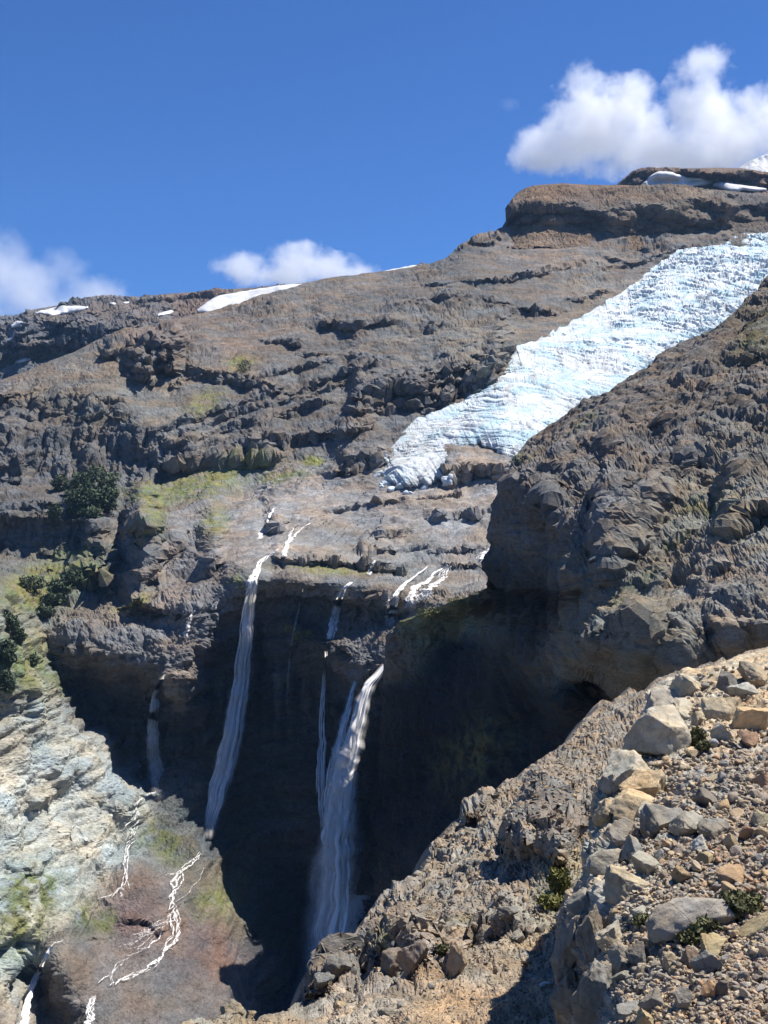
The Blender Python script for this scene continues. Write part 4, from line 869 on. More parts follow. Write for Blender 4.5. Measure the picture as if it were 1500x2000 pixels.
for k in range(17):
    s = br.random(); x0, y0 = 346 - 70 * s + br.uniform(-10, 10), 1778 + 52 * s + br.uniform(-12, 12); L0 = br.uniform(16, 46)
    braid.append(([(x0, y0), (x0 - L0 * .4 + br.uniform(-9, 9), y0 + L0 * .5), (x0 - L0 + br.uniform(-8, 8), y0 + L0 * .75)], br.uniform(1.0, 2.4), .7))
stream('white braided stream spreading over the red brown fan', [
   ([(392, 1665), (384, 1678), (372, 1692), (356, 1702), (347, 1708)], 7, 1), ([(350, 1704), (344, 1724), (336, 1748), (335, 1760), (339, 1775)], 11, 1),
   ([(339, 1772), (348, 1792), (352, 1808), (344, 1832), (326, 1852), (306, 1878), (286, 1893)], 8, 1), ([(288, 1893), (262, 1905), (240, 1912), (218, 1922)], 7, 1),
   ([(338, 1778), (330, 1800), (338, 1826), (320, 1856)], 5, 1), ([(248, 1872), (228, 1886), (213, 1902), (215, 1918)], 4, 1), ([(213, 1902), (200, 1912), (194, 1922)], 2.5, .9), ([(280, 1856), (300, 1838), (325, 1806)], 3.5, .9), ([(345, 1712), (341, 1730), (352, 1704)], 3, .8),
   ([(398, 1690), (390, 1716), (370, 1742), (350, 1762)], 1.6, .6)] + braid, 2.2, 7)
stream('thin white stream tumbling down the pale rocks below the misty veil', [
   ([(296, 1546), (280, 1560), (266, 1572), (266, 1590), (262, 1614), (254, 1640)], 6, .9), ([(255, 1638), (252, 1662), (246, 1690), (242, 1712), (238, 1732)], 7, 1), ([(272, 1570), (274, 1592), (266, 1620)], 3, .7),
   ([(258, 1600), (244, 1616), (250, 1640)], 3, .7), ([(240, 1728), (228, 1740), (216, 1752)], 6, .7), ([(238, 1735), (232, 1752)], 3, .7)], 2.2, 8)
stream('small stream above the slender fall at bottom left', [([(128, 1834), (112, 1842), (98, 1850)], 3, .8)], 1.4, 9)

# spray drifting round the foot of the main fall and the misty veil: broad, very thin sheets at many depths
def spray(label, pts, spread, cnt, wid, dens, lift, seed):
    rng = np.random.default_rng(seed); n = 60; c = path3(pts, lift, n, 40); t = np.linspace(0, 1, n); st = []
    sp = np.interp(t, np.linspace(0, 1, len(spread)), spread) * c[:, 1] / FPX
    for k in range(cnt):
        p = c.copy(); p[:, 0] += sp * np.clip(rng.normal() * .55, -1.2, 1.2) + smooth1(rng.normal(size=n), 12) * sp * .5; p[:, 1] += rng.normal() * 5
        t0 = rng.uniform(0, .6); t1 = min(1, t0 + rng.uniform(.25, .7)); f = np.clip(np.minimum((t - t0) / .15, (t1 - t) / .2), 0, 1) * dens * rng.uniform(.5, 1.2)
        m = (t >= t0) & (t <= t1); st.append((p[m], (wid * rng.uniform(.6, 1.5) * (1 + .6 * t))[m], f[m]))
    return strips('spray_mist', st, m_spray, label=label, cat='mist', kind='stuff')
m_spray = water_mat('spray', (.10, .035, 1), .22, .80, 1.0)
spray('pale spray hanging round the foot of the main waterfall', [(690, 1480), (668, 1600), (655, 1720), (640, 1840), (620, 1960)], [12, 20, 32, 42, 48], 40, 9.0, .6, 10, 31)
spray('thin mist drifting below the misty veil waterfall', [(300, 1400), (302, 1450), (308, 1510), (312, 1560)], [6, 10, 13, 12], 22, 4.0, .16, 8, 32)
# ------------------------------------------------------------------ loose rocks
def ico(sub):
    bm = bmesh.new(); bmesh.ops.create_icosphere(bm, subdivisions=sub, radius=1.0)
    v = np.array([x.co for x in bm.verts]); f = np.array([[x.index for x in q.verts] for q in bm.faces]); bm.free(); return v, f
def crack_edge(v, scale, seed):
    """distance to the nearest joint of a random block pattern"""
    rng = np.random.default_rng(seed); c = rng.uniform(-.75, .75, (int(7 * scale), 3)); d = np.sqrt(((v[:, None] - c[None]) ** 2).sum(-1)); d.sort(1); return d[:, 1] - d[:, 0]
def chip(v, seed, cuts=12, box=2.0, rough=.05, lo=.42, hi=.86, joints=1.6):
    """angular stone: a rounded block with flat breaks"""
    rng = np.random.default_rng(seed); v = v / (np.abs(v) ** box).sum(1, keepdims=True) ** (1 / box)
    for _ in range(cuts):
        n = rng.normal(size=3); n /= np.linalg.norm(n); k = rng.uniform(lo, hi) * np.abs(v @ n).max()
        e = v @ n - k; v = v - np.where(e > 0, e, 0)[:, None] * n
    o = rng.uniform(0, 50, 3)
    if rough: v = v * (1 + rough * fbm(v * 2.2 + o, 4, seed)[:, None] + rough * .5 * facet(v * 3.5 + o, seed)[0][:, None] + (rough * .28 * facet(v * 9 + o, seed + 1)[0][:, None] if len(v) > 2000 else 0))
    v -= (v.max(0) + v.min(0)) / 2; v = v / (v.max(0) - v.min(0))
    if len(v) > 5000 and joints: v = v * (1 - .10 * np.exp(-crack_edge(v + .03 * fbm(v * 4 + o, 3, seed + 3)[:, None], joints, seed + 5) / .022))[:, None]
    return v          # unit box
def mesh_vf(name, v, f, mat):
    me = bpy.data.meshes.new(name); n = f.shape[1]
    me.vertices.add(len(v)); me.vertices.foreach_set('co', v.astype(np.float32).ravel())
    me.loops.add(f.size); me.loops.foreach_set('vertex_index', f.astype(np.int32).ravel())
    me.polygons.add(len(f)); me.polygons.foreach_set('loop_start', np.arange(0, f.size, n, dtype=np.int32)); me.update(); me.validate()
    me.materials.append(mat); return me

def stone_mat(name, use_obj, s, bump):
    m, N, L, B = new_mat(name); tc = N.new('ShaderNodeTexCoord'); geo = N.new('ShaderNodeNewGeometry')
    if use_obj: oi = N.new('ShaderNodeObjectInfo'); base = oi.outputs['Color']
    else: at = N.new('ShaderNodeAttribute'); at.attribute_name = 'col'; base = at.outputs['Color']
    v = geo.outputs['Position']
    c = mixc(N, L, base, ramp(N, L, nz(N, L, v, 1.0 / s, 9, .7), [(.3, .62), (.55, 1.05), (.75, 1.35)]), 1.0, 'MULTIPLY')
    c = mixc(N, L, c, ramp(N, L, nz(N, L, v, .22 / s, 5, .6), [(.35, (.86, .95, 1.05)), (.65, (1.14, 1.0, .82))]), 1.0, 'MULTIPLY')
    vo = N.new('ShaderNodeTexVoronoi'); vo.feature = 'DISTANCE_TO_EDGE'; vo.inputs['Scale'].default_value = .55 / s
    L.new(mixc(N, L, v, nz(N, L, v, 1.2 / s, 4, .6), .12, 'ADD'), vo.inputs['Vector'])
    crk = ramp(N, L, vo.outputs['Distance'], [(0.0, .72), (.022, 1.0)])
    c = mixc(N, L, c, crk, 1.0, 'MULTIPLY')
    L.new(c, B.inputs['Base Color']); B.inputs['Roughness'].default_value = .93; B.inputs['Specular IOR Level'].default_value = .15
    hgt = math_n(N, L, 'ADD', nz(N, L, v, 2.5 / s, 10, .72), math_n(N, L, 'MULTIPLY', crk, .5))
    bp = N.new('ShaderNodeBump'); bp.inputs['Strength'].default_value = .8; bp.inputs['Distance'].default_value = bump
    L.new(hgt, bp.inputs['Height']); L.new(bp.outputs[0], B.inputs['Normal']); return m
m_stone = stone_mat('stone', True, .30, .06); m_bits = stone_mat('small_stones', False, .12, .012)
V5, F5 = ico(5); V4, F4 = ico(4); V3, F3 = ico(3); V2, F2 = ico(2); V1, F1 = ico(1)

def hero(x, y, w, h, label, col, at=None, deep=.9, rot=0.0, yaw=34.0, seed=0, cuts=18, box=3.2, sub=5, group=None, rough=.12, cat='boulder', name='boulder', sink=.12, tip=26):
    """boulder whose outline is about w by h photograph px round (x, y), bedded in the ground behind its lower edge"""
    at = at or on_shelf
    Y = at(x, y + .30 * h).y; q = unproj(x, y, Y); k = Y / FPX
    v, f = {5: (V5, F5), 4: (V4, F4), 3: (V3, F3)}[sub]; v = chip(v, 1000 + seed, cuts, box, rough)
    v = v * np.array([w * k, max(w, h) * k * deep, h * k * (1 + sink)])
    o = bpy.data.objects.new(name, mesh_vf(name, v, f, m_stone)); COL.objects.link(o)
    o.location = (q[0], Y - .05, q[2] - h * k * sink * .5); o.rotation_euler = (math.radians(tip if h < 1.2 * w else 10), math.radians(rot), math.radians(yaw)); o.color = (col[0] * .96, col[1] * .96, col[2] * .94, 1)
    return tag(o, label, cat, group)

TAN, GRY, PALE, DRK, ORG = (.49, .385, .25), (.36, .325, .27), (.46, .41, .32), (.17, .15, .135), (.40, .26, .155)
hero(1302, 1440, 132, 104, 'largest angular boulder with a black shaded left side, on the shelf edge', PALE, seed=1, box=3.6, rot=8, deep=.8)
hero(1222, 1492, 118, 50, 'flat pale grey slab capping the split tan block', PALE, seed=2, box=3, rot=-4)
hero(1194, 1528, 60, 50, 'dark grey wedge block tucked under the flat pale slab', GRY, seed=3, rot=-10)
hero(1262, 1530, 92, 66, 'square tan block with small cracks below the flat pale slab', TAN, seed=4, box=5, rot=-4)
hero(1236, 1572, 100, 42, 'low tan ledge block under the square tan block', TAN, seed=5, box=4, rot=-8)
hero(1292, 1368, 92, 84, 'tall grey block with a dark hollow on its left, at the shelf corner', GRY, seed=6, box=4, rot=14)
hero(1345, 1340, 64, 42, 'mottled grey and tan block behind the tall grey corner block', PALE, seed=7, box=4, rot=12)
hero(1332, 1388, 72, 34, 'whitish lens shaped slab in front of the hollow', PALE, seed=8, rot=-4)
hero(1408, 1386, 84, 56, 'rounded yellow tan block left of the long black crack', TAN, seed=9, box=3.4, rot=-8)
hero(1466, 1402, 84, 62, 'orange tan block right of the long black crack', TAN, seed=10, box=3.2, rot=-14)
hero(1418, 1338, 44, 54, 'upright dark grey block standing among the tan blocks', (.19, .18, .165), seed=11, box=4, rot=4)
hero(1475, 1322, 80, 44, 'tan slab leaning at the upper right end of the shelf', (.36, .29, .20), seed=12, box=4, rot=14)
hero(1458, 1350, 62, 28, 'pale blocky slab below the leaning tan slab', PALE, seed=13, box=4, rot=4)
hero(1364, 1404, 36, 30, 'small tan cube between the yellow block and the largest boulder', TAN, seed=14, box=4)
hero(1412, 1432, 46, 40, 'pale square block below the yellow tan block', PALE, seed=15, box=4, rot=6)
hero(1350, 1468, 34, 18, 'small tan cobble at the foot of the largest boulder', TAN, seed=16, sub=4)
hero(1462, 1444, 46, 30, 'reddish brown block under the orange tan block', (.30, .20, .14), seed=17, sub=4)
hero(1342, 1790, 176, 80, 'long rounded speckled boulder lying beside the green shrub', (.33, .30, .26), seed=18, box=2.3, cuts=5, rot=-13, deep=.55, rough=.1, yaw=4)
hero(1365, 1648, 46, 34, 'whitish rounded rock with a dark underside on the scree', (.46, .43, .37), seed=19, box=2.6, rot=-6)
hero(1480, 1806, 96, 20, 'narrow plank shaped slab leaning at the right edge', (.36, .30, .19), seed=20, box=6, cuts=6, rot=-26, deep=.4, yaw=0)
hero(1388, 1844, 62, 34, 'pointed yellow tan rock below the green shrub', (.42, .34, .20), seed=21, rot=-28)
hero(1306, 1874, 40, 32, 'pale angular rock below the long rounded boulder', (.38, .33, .25), seed=22, rot=24)
hero(1378, 1880, 52, 52, 'grey wedge rock with a shaded left face below the yellow rock', (.27, .25, .21), seed=23, rot=10)
hero(1342, 1868, 34, 46, 'brown upright rock left of the grey wedge', (.28, .21, .155), seed=24)
hero(1252, 1864, 56, 48, 'dark brown rock under the long rounded boulder', (.22, .185, .15), seed=25)
hero(1384, 1930, 36, 32, 'rusty orange cobble with a dark stone to its right', ORG, seed=26, sub=4)
hero(1412, 1926, 30, 34, 'dark grey cobble beside the rusty orange one', DRK, seed=27, sub=4)
hero(1278, 1952, 48, 36, 'grey flat faced rock near the lower edge', (.29, .27, .235), seed=28, rot=-12)
hero(1330, 1950, 44, 44, 'grey wedge rock casting a black shadow near the lower edge', (.26, .245, .22), seed=29, rot=-40)
hero(1258, 1988, 32, 44, 'standing yellowish chunk at the lower edge', (.42, .35, .23), seed=30, rot=-14)
hero(1228, 1968, 52, 26, 'pale blue grey slab near the foot of the crag', (.34, .34, .32), seed=31, rot=-18)
hero(1216, 1906, 40, 40, 'tan block standing at the right of the crag wall', (.33, .28, .20), seed=32)
hero(1196, 1835, 66, 54, 'pale square topped block on the crag right of its black cleft', PALE, seed=33, box=4, rot=-6)
hero(1212, 1872, 46, 60, 'tan block under the pale square topped one', (.34, .28, .205), seed=34, box=4, rot=8)
hero(1214, 1722, 92, 62, 'big pale cracked block crowning the crag', (.40, .36, .28), seed=35, box=3.6, rot=-14)
hero(1184, 1684, 76, 44, 'pale grey ledge block behind the crowning block', (.36, .335, .28), seed=36, box=3.4, rot=-10)
hero(1256, 1690, 70, 50, 'cracked pale block right of the grey ledge block', (.36, .33, .265), seed=37, box=3.4, rot=10)
hero(1140, 1766, 60, 76, 'tilted grey block at the left end of the crag top', (.30, .275, .23), seed=38, box=3.6, rot=20)
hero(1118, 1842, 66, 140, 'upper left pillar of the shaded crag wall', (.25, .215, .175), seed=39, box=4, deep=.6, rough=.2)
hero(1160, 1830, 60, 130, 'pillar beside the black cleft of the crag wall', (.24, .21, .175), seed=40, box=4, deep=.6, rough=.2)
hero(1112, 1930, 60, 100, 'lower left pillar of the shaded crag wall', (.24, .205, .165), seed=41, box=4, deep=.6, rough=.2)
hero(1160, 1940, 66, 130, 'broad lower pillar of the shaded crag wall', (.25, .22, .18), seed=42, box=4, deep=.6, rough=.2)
hero(1210, 1628, 64, 42, 'brownish grey block on the shelf edge above the crag', (.31, .275, .225), seed=43, rot=-20)
hero(1182, 1588, 44, 52, 'tan block by a rusty stone on the shelf edge', (.37, .315, .225), seed=44)
hero(1212, 1577, 22, 20, 'small rusty brown stone wedged on the shelf edge', (.27, .16, .10), seed=45, sub=4)
hero(1280, 1600, 104, 62, 'dark streaked slab at the middle of the shelf', (.26, .245, .215), seed=46, box=3, rot=-10)
hero(1262, 1586, 50, 28, 'pale triangular slab leaning on the dark streaked slab', PALE, seed=47, rot=-24)
hero(1232, 1656, 60, 40, 'grey rock with a shaded pocket above the crowning block', (.28, .265, .23), seed=48, rot=-30)
hero(1395, 1618, 66, 38, 'dark grey lumpy rock among the upper scree', (.23, .215, .185), seed=49)
hero(1345, 1612, 66, 44, 'pale grey rock left of the dark lumpy one', (.33, .31, .26), seed=50, rot=-8)
hero(1288, 1672, 30, 30, 'grey angular cobble above the cracked pale block', (.31, .29, .25), seed=51, sub=4, rot=20)
hero(1378, 1676, 34, 26, 'yellowish cobble under the whitish rounded rock', (.40, .32, .19), seed=52, sub=4)
hero(1425, 1645, 26, 36, 'upright yellow cobble right of the whitish rock', (.42, .33, .20), seed=53, sub=4, rot=20)
hero(1432, 1708, 74, 26, 'low orange tan slab above the green shrub', (.38, .27, .17), seed=54, rot=-4)
hero(1330, 1706, 40, 36, 'tan cobble by the crowning block', (.36, .27, .17), seed=55, sub=4)
hero(1482, 1600, 40, 36, 'yellow grey rock at the right edge of the upper scree', (.36, .31, .21), seed=56, sub=4)
hero(1380, 1560, 46, 34, 'dark brown rounded rock in the upper scree', (.2, .175, .15), seed=57, sub=4)
# on the slope below
S_ = dict(at=on_slope, sub=5, rough=.2, cuts=22)
hero(757, 1976, 32, 22, 'lone grey stone with a black hollow on the gravel flat', (.24, .22, .19), seed=60, **S_)
hero(782, 1962, 20, 14, 'small grey stone beside the lone stone on the gravel', (.26, .235, .2), seed=61, **S_)
hero(805, 1862, 46, 70, 'tall brown crag block left of the white streaked rock', (.25, .195, .155), seed=62, box=3.4, rot=12, **S_)
hero(770, 1880, 56, 52, 'dark brown knobbly block at the foot of the slope', (.20, .165, .135), seed=63, **S_)
hero(893, 1880, 26, 70, 'slim orange brown rock fin right of the white streak', (.36, .26, .17), seed=64, rot=16, **S_)
hero(655, 1888, 54, 52, 'dark rough knob at the left brink of the slope', (.2, .185, .165), seed=65, **S_)
hero(630, 1912, 40, 34, 'grey rough knob lowest on the brink', (.21, .195, .17), seed=66, **S_)
hero(950, 1818, 40, 30, 'grey rock with a dark hollow below the grass strip', (.26, .225, .18), seed=69, **S_)
hero(990, 1778, 44, 24, 'overhanging grey rock with a black underside on the slope', (.22, .2, .175), seed=70, rot=-8, **S_)
hero(1010, 1830, 30, 26, 'pale cobble in the tan rubble above the crag shadow', (.36, .31, .24), seed=71, **S_)
hero(960, 1915, 30, 18, 'tan stone at the edge of the crag shadow', (.37, .29, .2), seed=72, **S_)
hero(665, 1962, 34, 20, 'yellowish stone near the brink on the gravel', (.36, .29, .2), seed=73, **S_)
hero(455, 1972, 44, 30, 'grey rock outcrop poking up at the lower left brink', (.24, .215, .17), seed=74, **S_)
hero(488, 1982, 26, 26, 'smaller rock right of the lower left outcrop', (.25, .22, .175), seed=75, **S_)
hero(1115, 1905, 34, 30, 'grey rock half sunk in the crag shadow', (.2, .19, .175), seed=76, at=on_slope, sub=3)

# countable loose stones of the scree, and the uncountable rest
ROCKS = [mesh_vf('rock', chip(V3, 40 + k, 11 + k % 5, 2.0 + .25 * (k % 5), .06), F3, m_stone) for k in range(14)]
HER = [(o.location.x / o.location.y * FPX + 750, 1000 - o.location.z / o.location.y * FPX, max(o.dimensions.x, o.dimensions.z) / o.location.y * FPX) for o in bpy.data.objects if o.name.startswith('boulder')]
rng = random.Random(11)
PAL = [(.36, .305, .235), (.28, .235, .19), (.43, .345, .24), (.22, .195, .17), (.46, .345, .21), (.32, .295, .255), (.40, .26, .165), (.48, .41, .30)]
TONE = ['grey brown', 'dark brown', 'tan', 'charcoal', 'yellow tan', 'grey', 'rusty brown', 'pale']
def on_E(x, y):
    return y > 1285 and x > np.interp(y, ee[:, 0], ee[:, 1]) + np.interp(y, [1300, 1500, 1700, 1720, 2000], [20, 40, 50, 110, 110])
def clear(x, y, r):
    return all((x - a) ** 2 + ((y - b) * 1.4) ** 2 > (c * .42 + r * .5) ** 2 for a, b, c in HER)
ZONES = [(lambda x, y: y < 1560, 'stone in the scree between the tan blocks and the dark slab', 'stones of the upper scree'),
         (lambda x, y: y < 1720, 'loose stone on the scree above the long rounded boulder', 'stones above the long boulder'),
         (lambda x, y: y < 1880 and x > 1400, 'loose stone round the plank shaped slab near the shrub', 'stones round the plank slab'),
         (lambda x, y: y < 1880, 'loose stone between the crag and the long rounded boulder', 'stones behind the crag'),
         (lambda x, y: x > 1400, 'loose stone in the rusty scree at the lower right corner', 'stones of the lower right scree'),
         (lambda x, y: True, 'loose stone on the scree right of the shaded crag', 'stones of the lower middle scree')]
n = 0; tries = 0; placed = []
while n < 215 and tries < 9000:
    tries += 1; x = rng.uniform(1160, 1515); y = rng.uniform(1400, 2010); s = 13 + 26 * rng.random() ** 2.4
    if not on_E(x, y) or not clear(x, y, s): continue
    if any((x - a) ** 2 + (y - b) ** 2 < ((s + c) * .40) ** 2 for a, b, c in placed): continue
    placed.append((x, y, s)); p = on_shelf(x, y); k = p.y / FPX
    o = bpy.data.objects.new('rock', ROCKS[rng.randrange(14)]); COL.objects.link(o)
    o.scale = (s * k * rng.uniform(.8, 1.3), s * k * rng.uniform(.7, 1.1), s * k * rng.uniform(.55, .9)); o.rotation_euler = (rng.uniform(-.5, .5), rng.uniform(-.5, .5), rng.uniform(0, 6.3))
    o.location = p + Vector((0, 0, o.scale.z * .22)); c = rng.choice(PAL); f = rng.uniform(.8, 1.15); o.color = (c[0] * f, c[1] * f, c[2] * f, 1)
    for test, lab, grp in ZONES:
        if test(x, y): tag(o, ('big ' if s > 24 else 'small ' if s < 16 else '') + TONE[PAL.index(c)] + ' ' + lab, 'rock', grp); break
    n += 1
n = 0; tries = 0
while n < 70 and tries < 4000:
    tries += 1; x = rng.uniform(600, 1130); y = rng.uniform(1560, 2000); s = 8 + 14 * rng.random() ** 2
    if y < np.interp(x, dt[:, 0], dt[:, 1]) + 10 or (x > 1080 and y > 1650) or not clear(x, y, s): continue
    if y > 1900 and rng.random() < .6: continue
    p = on_slope(x, y); k = p.y / FPX
    o = bpy.data.objects.new('rock', ROCKS[rng.randrange(14)]); COL.objects.link(o)
    o.scale = (s * k * rng.uniform(.8, 1.3), s * k, s * k * rng.uniform(.55, .95)); o.rotation_euler = (rng.uniform(-.5, .5), rng.uniform(-.5, .5), rng.uniform(0, 6.3))
    o.location = p + Vector((0, 0, o.scale.z * .2)); c = rng.choice(PAL[:4]); o.color = (c[0] * .8, c[1] * .8, c[2] * .8, 1)
    if y > 1890: tag(o, TONE[PAL.index(c)] + ' stone scattered on the tan gravel flat', 'rock', 'stones on the gravel flat')
    else: tag(o, ('larger ' if s > 13 else 'small ') + TONE[PAL.index(c)] + ' stone on the slope falling into the gorge', 'rock', 'stones on the near slope')
    n += 1

def scatter(name, spots, base, label, mat):
    """spots: (point, size, colour); every stone is real geometry, joined because nobody could count them"""
    Vs, Fs, Cs, b0 = [], [], [], 0; rg = np.random.default_rng(7)
    protos = [(chip(V1, 80 + k, 10, 2.5, 0, .3, .72), F1) for k in range(8)] + [(chip(ico0[0], 90 + k, 6, 2.5, 0, .35, .8), ico0[1]) for k in range(8)]
    for p, s, c in spots:
        v, f = protos[rg.integers(8) if s > base else 8 + rg.integers(8)]
        a, b, g = rg.uniform(0, 6.3, 3); ca, sa, cb, sb = math.cos(a), math.sin(a), math.cos(b), math.sin(b)
        R = np.array([[ca, -sa, 0], [sa, ca, 0], [0, 0, 1]]) @ np.array([[1, 0, 0], [0, cb, -sb], [0, sb, cb]])
        w = (v * rg.uniform(.65, 1.25, 3)) @ R.T * s; w[:, 2] *= .8
        Vs.append(w + np.array(p) + np.array([0, 0, s * .15])); Fs.append(f + b0); b0 += len(v); Cs.append(np.tile([*c, 1], (len(v), 1)))
    me = mesh_vf(name, np.concatenate(Vs), np.concatenate(Fs), mat)
    at = me.color_attributes.new('col', 'FLOAT_COLOR', 'POINT'); at.data.foreach_set('color', np.concatenate(Cs).astype(np.float32).ravel())
    o = bpy.data.objects.new(name, me); COL.objects.link(o); return tag(o, label, 'gravel', kind='stuff')
ico0 = ico(1); _k = np.linalg.norm(ico0[0], axis=1)
bm = bmesh.new(); bmesh.ops.create_icosphere(bm, subdivisions=1, radius=1.0); ico0 = (np.array([x.co for x in bm.verts]), np.array([[x.index for x in q.verts] for q in bm.faces])); bm.free()
V1, F1 = ico(2)
spots = []
while len(spots) < 8200:
    x = rng.uniform(1150, 1540); y = 1300 + 730 * rng.random() ** .9
    if not on_E(x, y): continue
    if y < 1480 and rng.random() < .55: continue
    s = 3.4 + 12 * rng.random() ** 2.6; p = on_shelf(x, y); c = rng.choice(PAL); f = rng.uniform(.8, 1.2)
    c = tuple(.55 * a + .45 * b for a, b in zip(c, (.34, .29, .225)))
    spots.append((p, s * p.y / FPX, (c[0] * f, c[1] * f, c[2] * f)))
while len(spots) < 13000:                                      # the scree goes on to the right
    x = rng.uniform(1540, 2300); y = 1290 + 850 * rng.random(); p = on_shelf(x, y); s = 4 + 11 * rng.random() ** 2.8
    c = rng.choice(PAL); f = rng.uniform(.85, 1.25); c = tuple(.55 * a + .45 * b for a, b in zip(c, (.34, .29, .225)))
    spots.append((p, s * p.y / FPX, (c[0] * f, c[1] * f, c[2] * f)))
scatter('scree', spots, 8.5 * 18 / FPX, 'loose brown and grey scree covering the shelf', m_bits)
spots = []
while len(spots) < 5500:
    x = rng.uniform(380, 1180); y = rng.uniform(1400, 2020)
    if y < np.interp(x, dt[:, 0], dt[:, 1]) + 3: continue
    s = 2.2 + 6.5 * rng.random() ** 3.5; p = on_slope(x, y); c = rng.choice(PAL[:6]); f = rng.uniform(.55, 1.05)
    if y > 1900 and rng.random() < .5: s *= .6
    spots.append((p, s * p.y / FPX, (c[0] * f, c[1] * f, c[2] * f)))
scatter('slope_rubble', spots, 1e9, 'fine grey rubble strewn over the near slope', m_bits)
# ------------------------------------------------------------------ shrubs
def leaf_mat(name, col, var):
    m, N, L, B = new_mat(name); geo = N.new('ShaderNodeNewGeometry')
    c = ramp(N, L, nz(N, L, geo.outputs['Position'], var, 4, .6), [(.3, tuple(x * .6 for x in col)), (.7, tuple(min(1, x * 1.45) for x in col))])
    rn = ramp(N, L, geo.outputs['Random Per Island'], [(0, .7), (1, 1.3)])
    L.new(mixc(N, L, c, rn, 1.0, 'MULTIPLY'), B.inputs['Base Color']); B.inputs['Roughness'].default_value = .65; B.inputs['Specular IOR Level'].default_value = .25
    return m
m_dark = leaf_mat('dark_shrub_leaves', (.06, .082, .042), .25); m_moss = leaf_mat('yellow_green_leaves', (.13, .125, .035), .3); m_green = leaf_mat('small_green_leaves', (.11, .108, .045), 3.0)
m_twig, _n, _l, _b = new_mat('twig'); _b.inputs['Base Color'].default_value = (.12, .09, .065, 1); _b.inputs['Roughness'].default_value = .9

def shrub(label, at, lobes, leaf, count, mat, seed, group, cat='shrub', name='shrub', stems=6, flat=.8):
    """lobes: (px, py, rx px, ry px); a crown of leaf clumps round each lobe centre, stems below"""
    rg = np.random.default_rng(seed); V, F = [], []; k0 = 0
    tot = sum(l[2] * l[3] for l in lobes); base = None; sv, sf = [], []; s0 = 0
    for x, y, rx, ry in lobes:
        g = at(x, y + ry * .8); k = g.y / FPX
        if base is None: base = g
        c = np.array(unproj(x, y, g.y)); c[1] = g.y; n = int(count * rx * ry / tot)
        for _ in range(n):
            d = rg.normal(size=3); d /= np.linalg.norm(d); r = rg.uniform(.45, 1.0) ** .6
            r *= 1 + .28 * float(np.sin(d[0] * 5 + seed) * np.sin(d[2] * 6 + 2 * seed))
            p = c + d * r * np.array([rx * k, rx * k * .9, ry * k])
            if p[2] < c[2] - ry * k * .95: continue
            a = rg.normal(size=3); a /= np.linalg.norm(a); b = np.cross(a, d + rg.normal(size=3) * .7); b /= np.linalg.norm(b) + 1e-6; s = leaf * rg.uniform(.5, 1.3)
            e = np.cross(a, b) * s * .25
            V.append(np.array([p - a * s, p + b * s * .45 + e, p + a * s, p - b * s * .45 + e])); F.append(np.arange(4) + k0); k0 += 4
        for _ in range(stems):
            q = c + rg.normal(size=3) * np.array([rx, rx, ry]) * k * .4; f0 = np.array([c[0] + rg.normal() * rx * k * .15, g.y + rg.normal() * rx * k * .2, c[2] - ry * k * .95]); w = leaf * .16
            sv.append(np.array([f0 + [w, 0, 0], f0 + [-w * .5, w, 0], f0 + [-w * .5, -w, 0], q])); sf += [[s0, s0 + 1, s0 + 3], [s0 + 1, s0 + 2, s0 + 3], [s0 + 2, s0, s0 + 3]]; s0 += 4
    root = bpy.data.objects.new(name, None); COL.objects.link(root); root.location = base; tag(root, label, cat, group)
    for nm, v, f, m in (('crown', np.concatenate(V), np.array(F), mat), ('trunk', np.concatenate(sv), np.array(sf), m_twig)):
        o = bpy.data.objects.new(nm, mesh_vf(nm, v - np.array(base), f, m)); COL.objects.link(o); o.parent = root
    return root
G1, G2, G3 = 'dark bushes below the columnar cliff', 'dark bushes on the left ledges', 'small plants among the near rocks'
shrub('largest dark green bush thicket under the columnar cliff', on_mountain, [(185, 945, 46, 32), (165, 975, 38, 28), (205, 975, 26, 26), (150, 998, 20, 14), (178, 1002, 22, 12)], 1.4, 8000, m_dark, 1, G1)
shrub('small round dark bush left of the largest thicket', on_mountain, [(118, 945, 18, 20), (138, 955, 14, 16)], 1.2, 1800, m_dark, 2, G1)
shrub('low dark bush below the round one', on_mountain, [(106, 1000, 15, 15)], 1.2, 800, m_dark, 3, G1)
shrub('slanting dark bush thicket on the ledge below the second cliff', on_mountain, [(142, 1128, 26, 16), (118, 1148, 28, 18), (105, 1172, 24, 16), (88, 1195, 18, 14)], 1.2, 4500, m_dark, 4, G2)
shrub('grey green bush left of the slanting thicket', on_mountain, [(62, 1140, 26, 16)], 1.0, 1000, m_dark, 5, G2)
shrub('uppermost dark bush on the pale slope at the left edge', on_mountain, [(18, 1215, 20, 20), (36, 1240, 14, 18)], 1.0, 1500, m_dark, 6, G2)
shrub('middle dark bush on the pale slope at the left edge', on_mountain, [(14, 1275, 18, 26)], 1.0, 1100, m_dark, 7, G2)
shrub('lowest dark bush on the pale slope at the left edge', on_mountain, [(12, 1330, 18, 24)], 1.0, 1000, m_dark, 8, G2)
shrub('single dark bush on the brink of the shadowed gully', on_mountain, [(62, 1290, 13, 14)], 1.0, 500, m_dark, 9, G2)
shrub('olive bush on the brown slope below the high cliff', on_mountain, [(478, 715, 16, 13)], 1.0, 300, m_dark, 10, 'bushes on the upper slope')
shrub('yellow green mossy bush on the knob in mid headwall', on_mountain, [(572, 1228, 18, 9), (592, 1242, 22, 12)], .6, 1100, m_moss, 11, 'plants on the wet ledges')
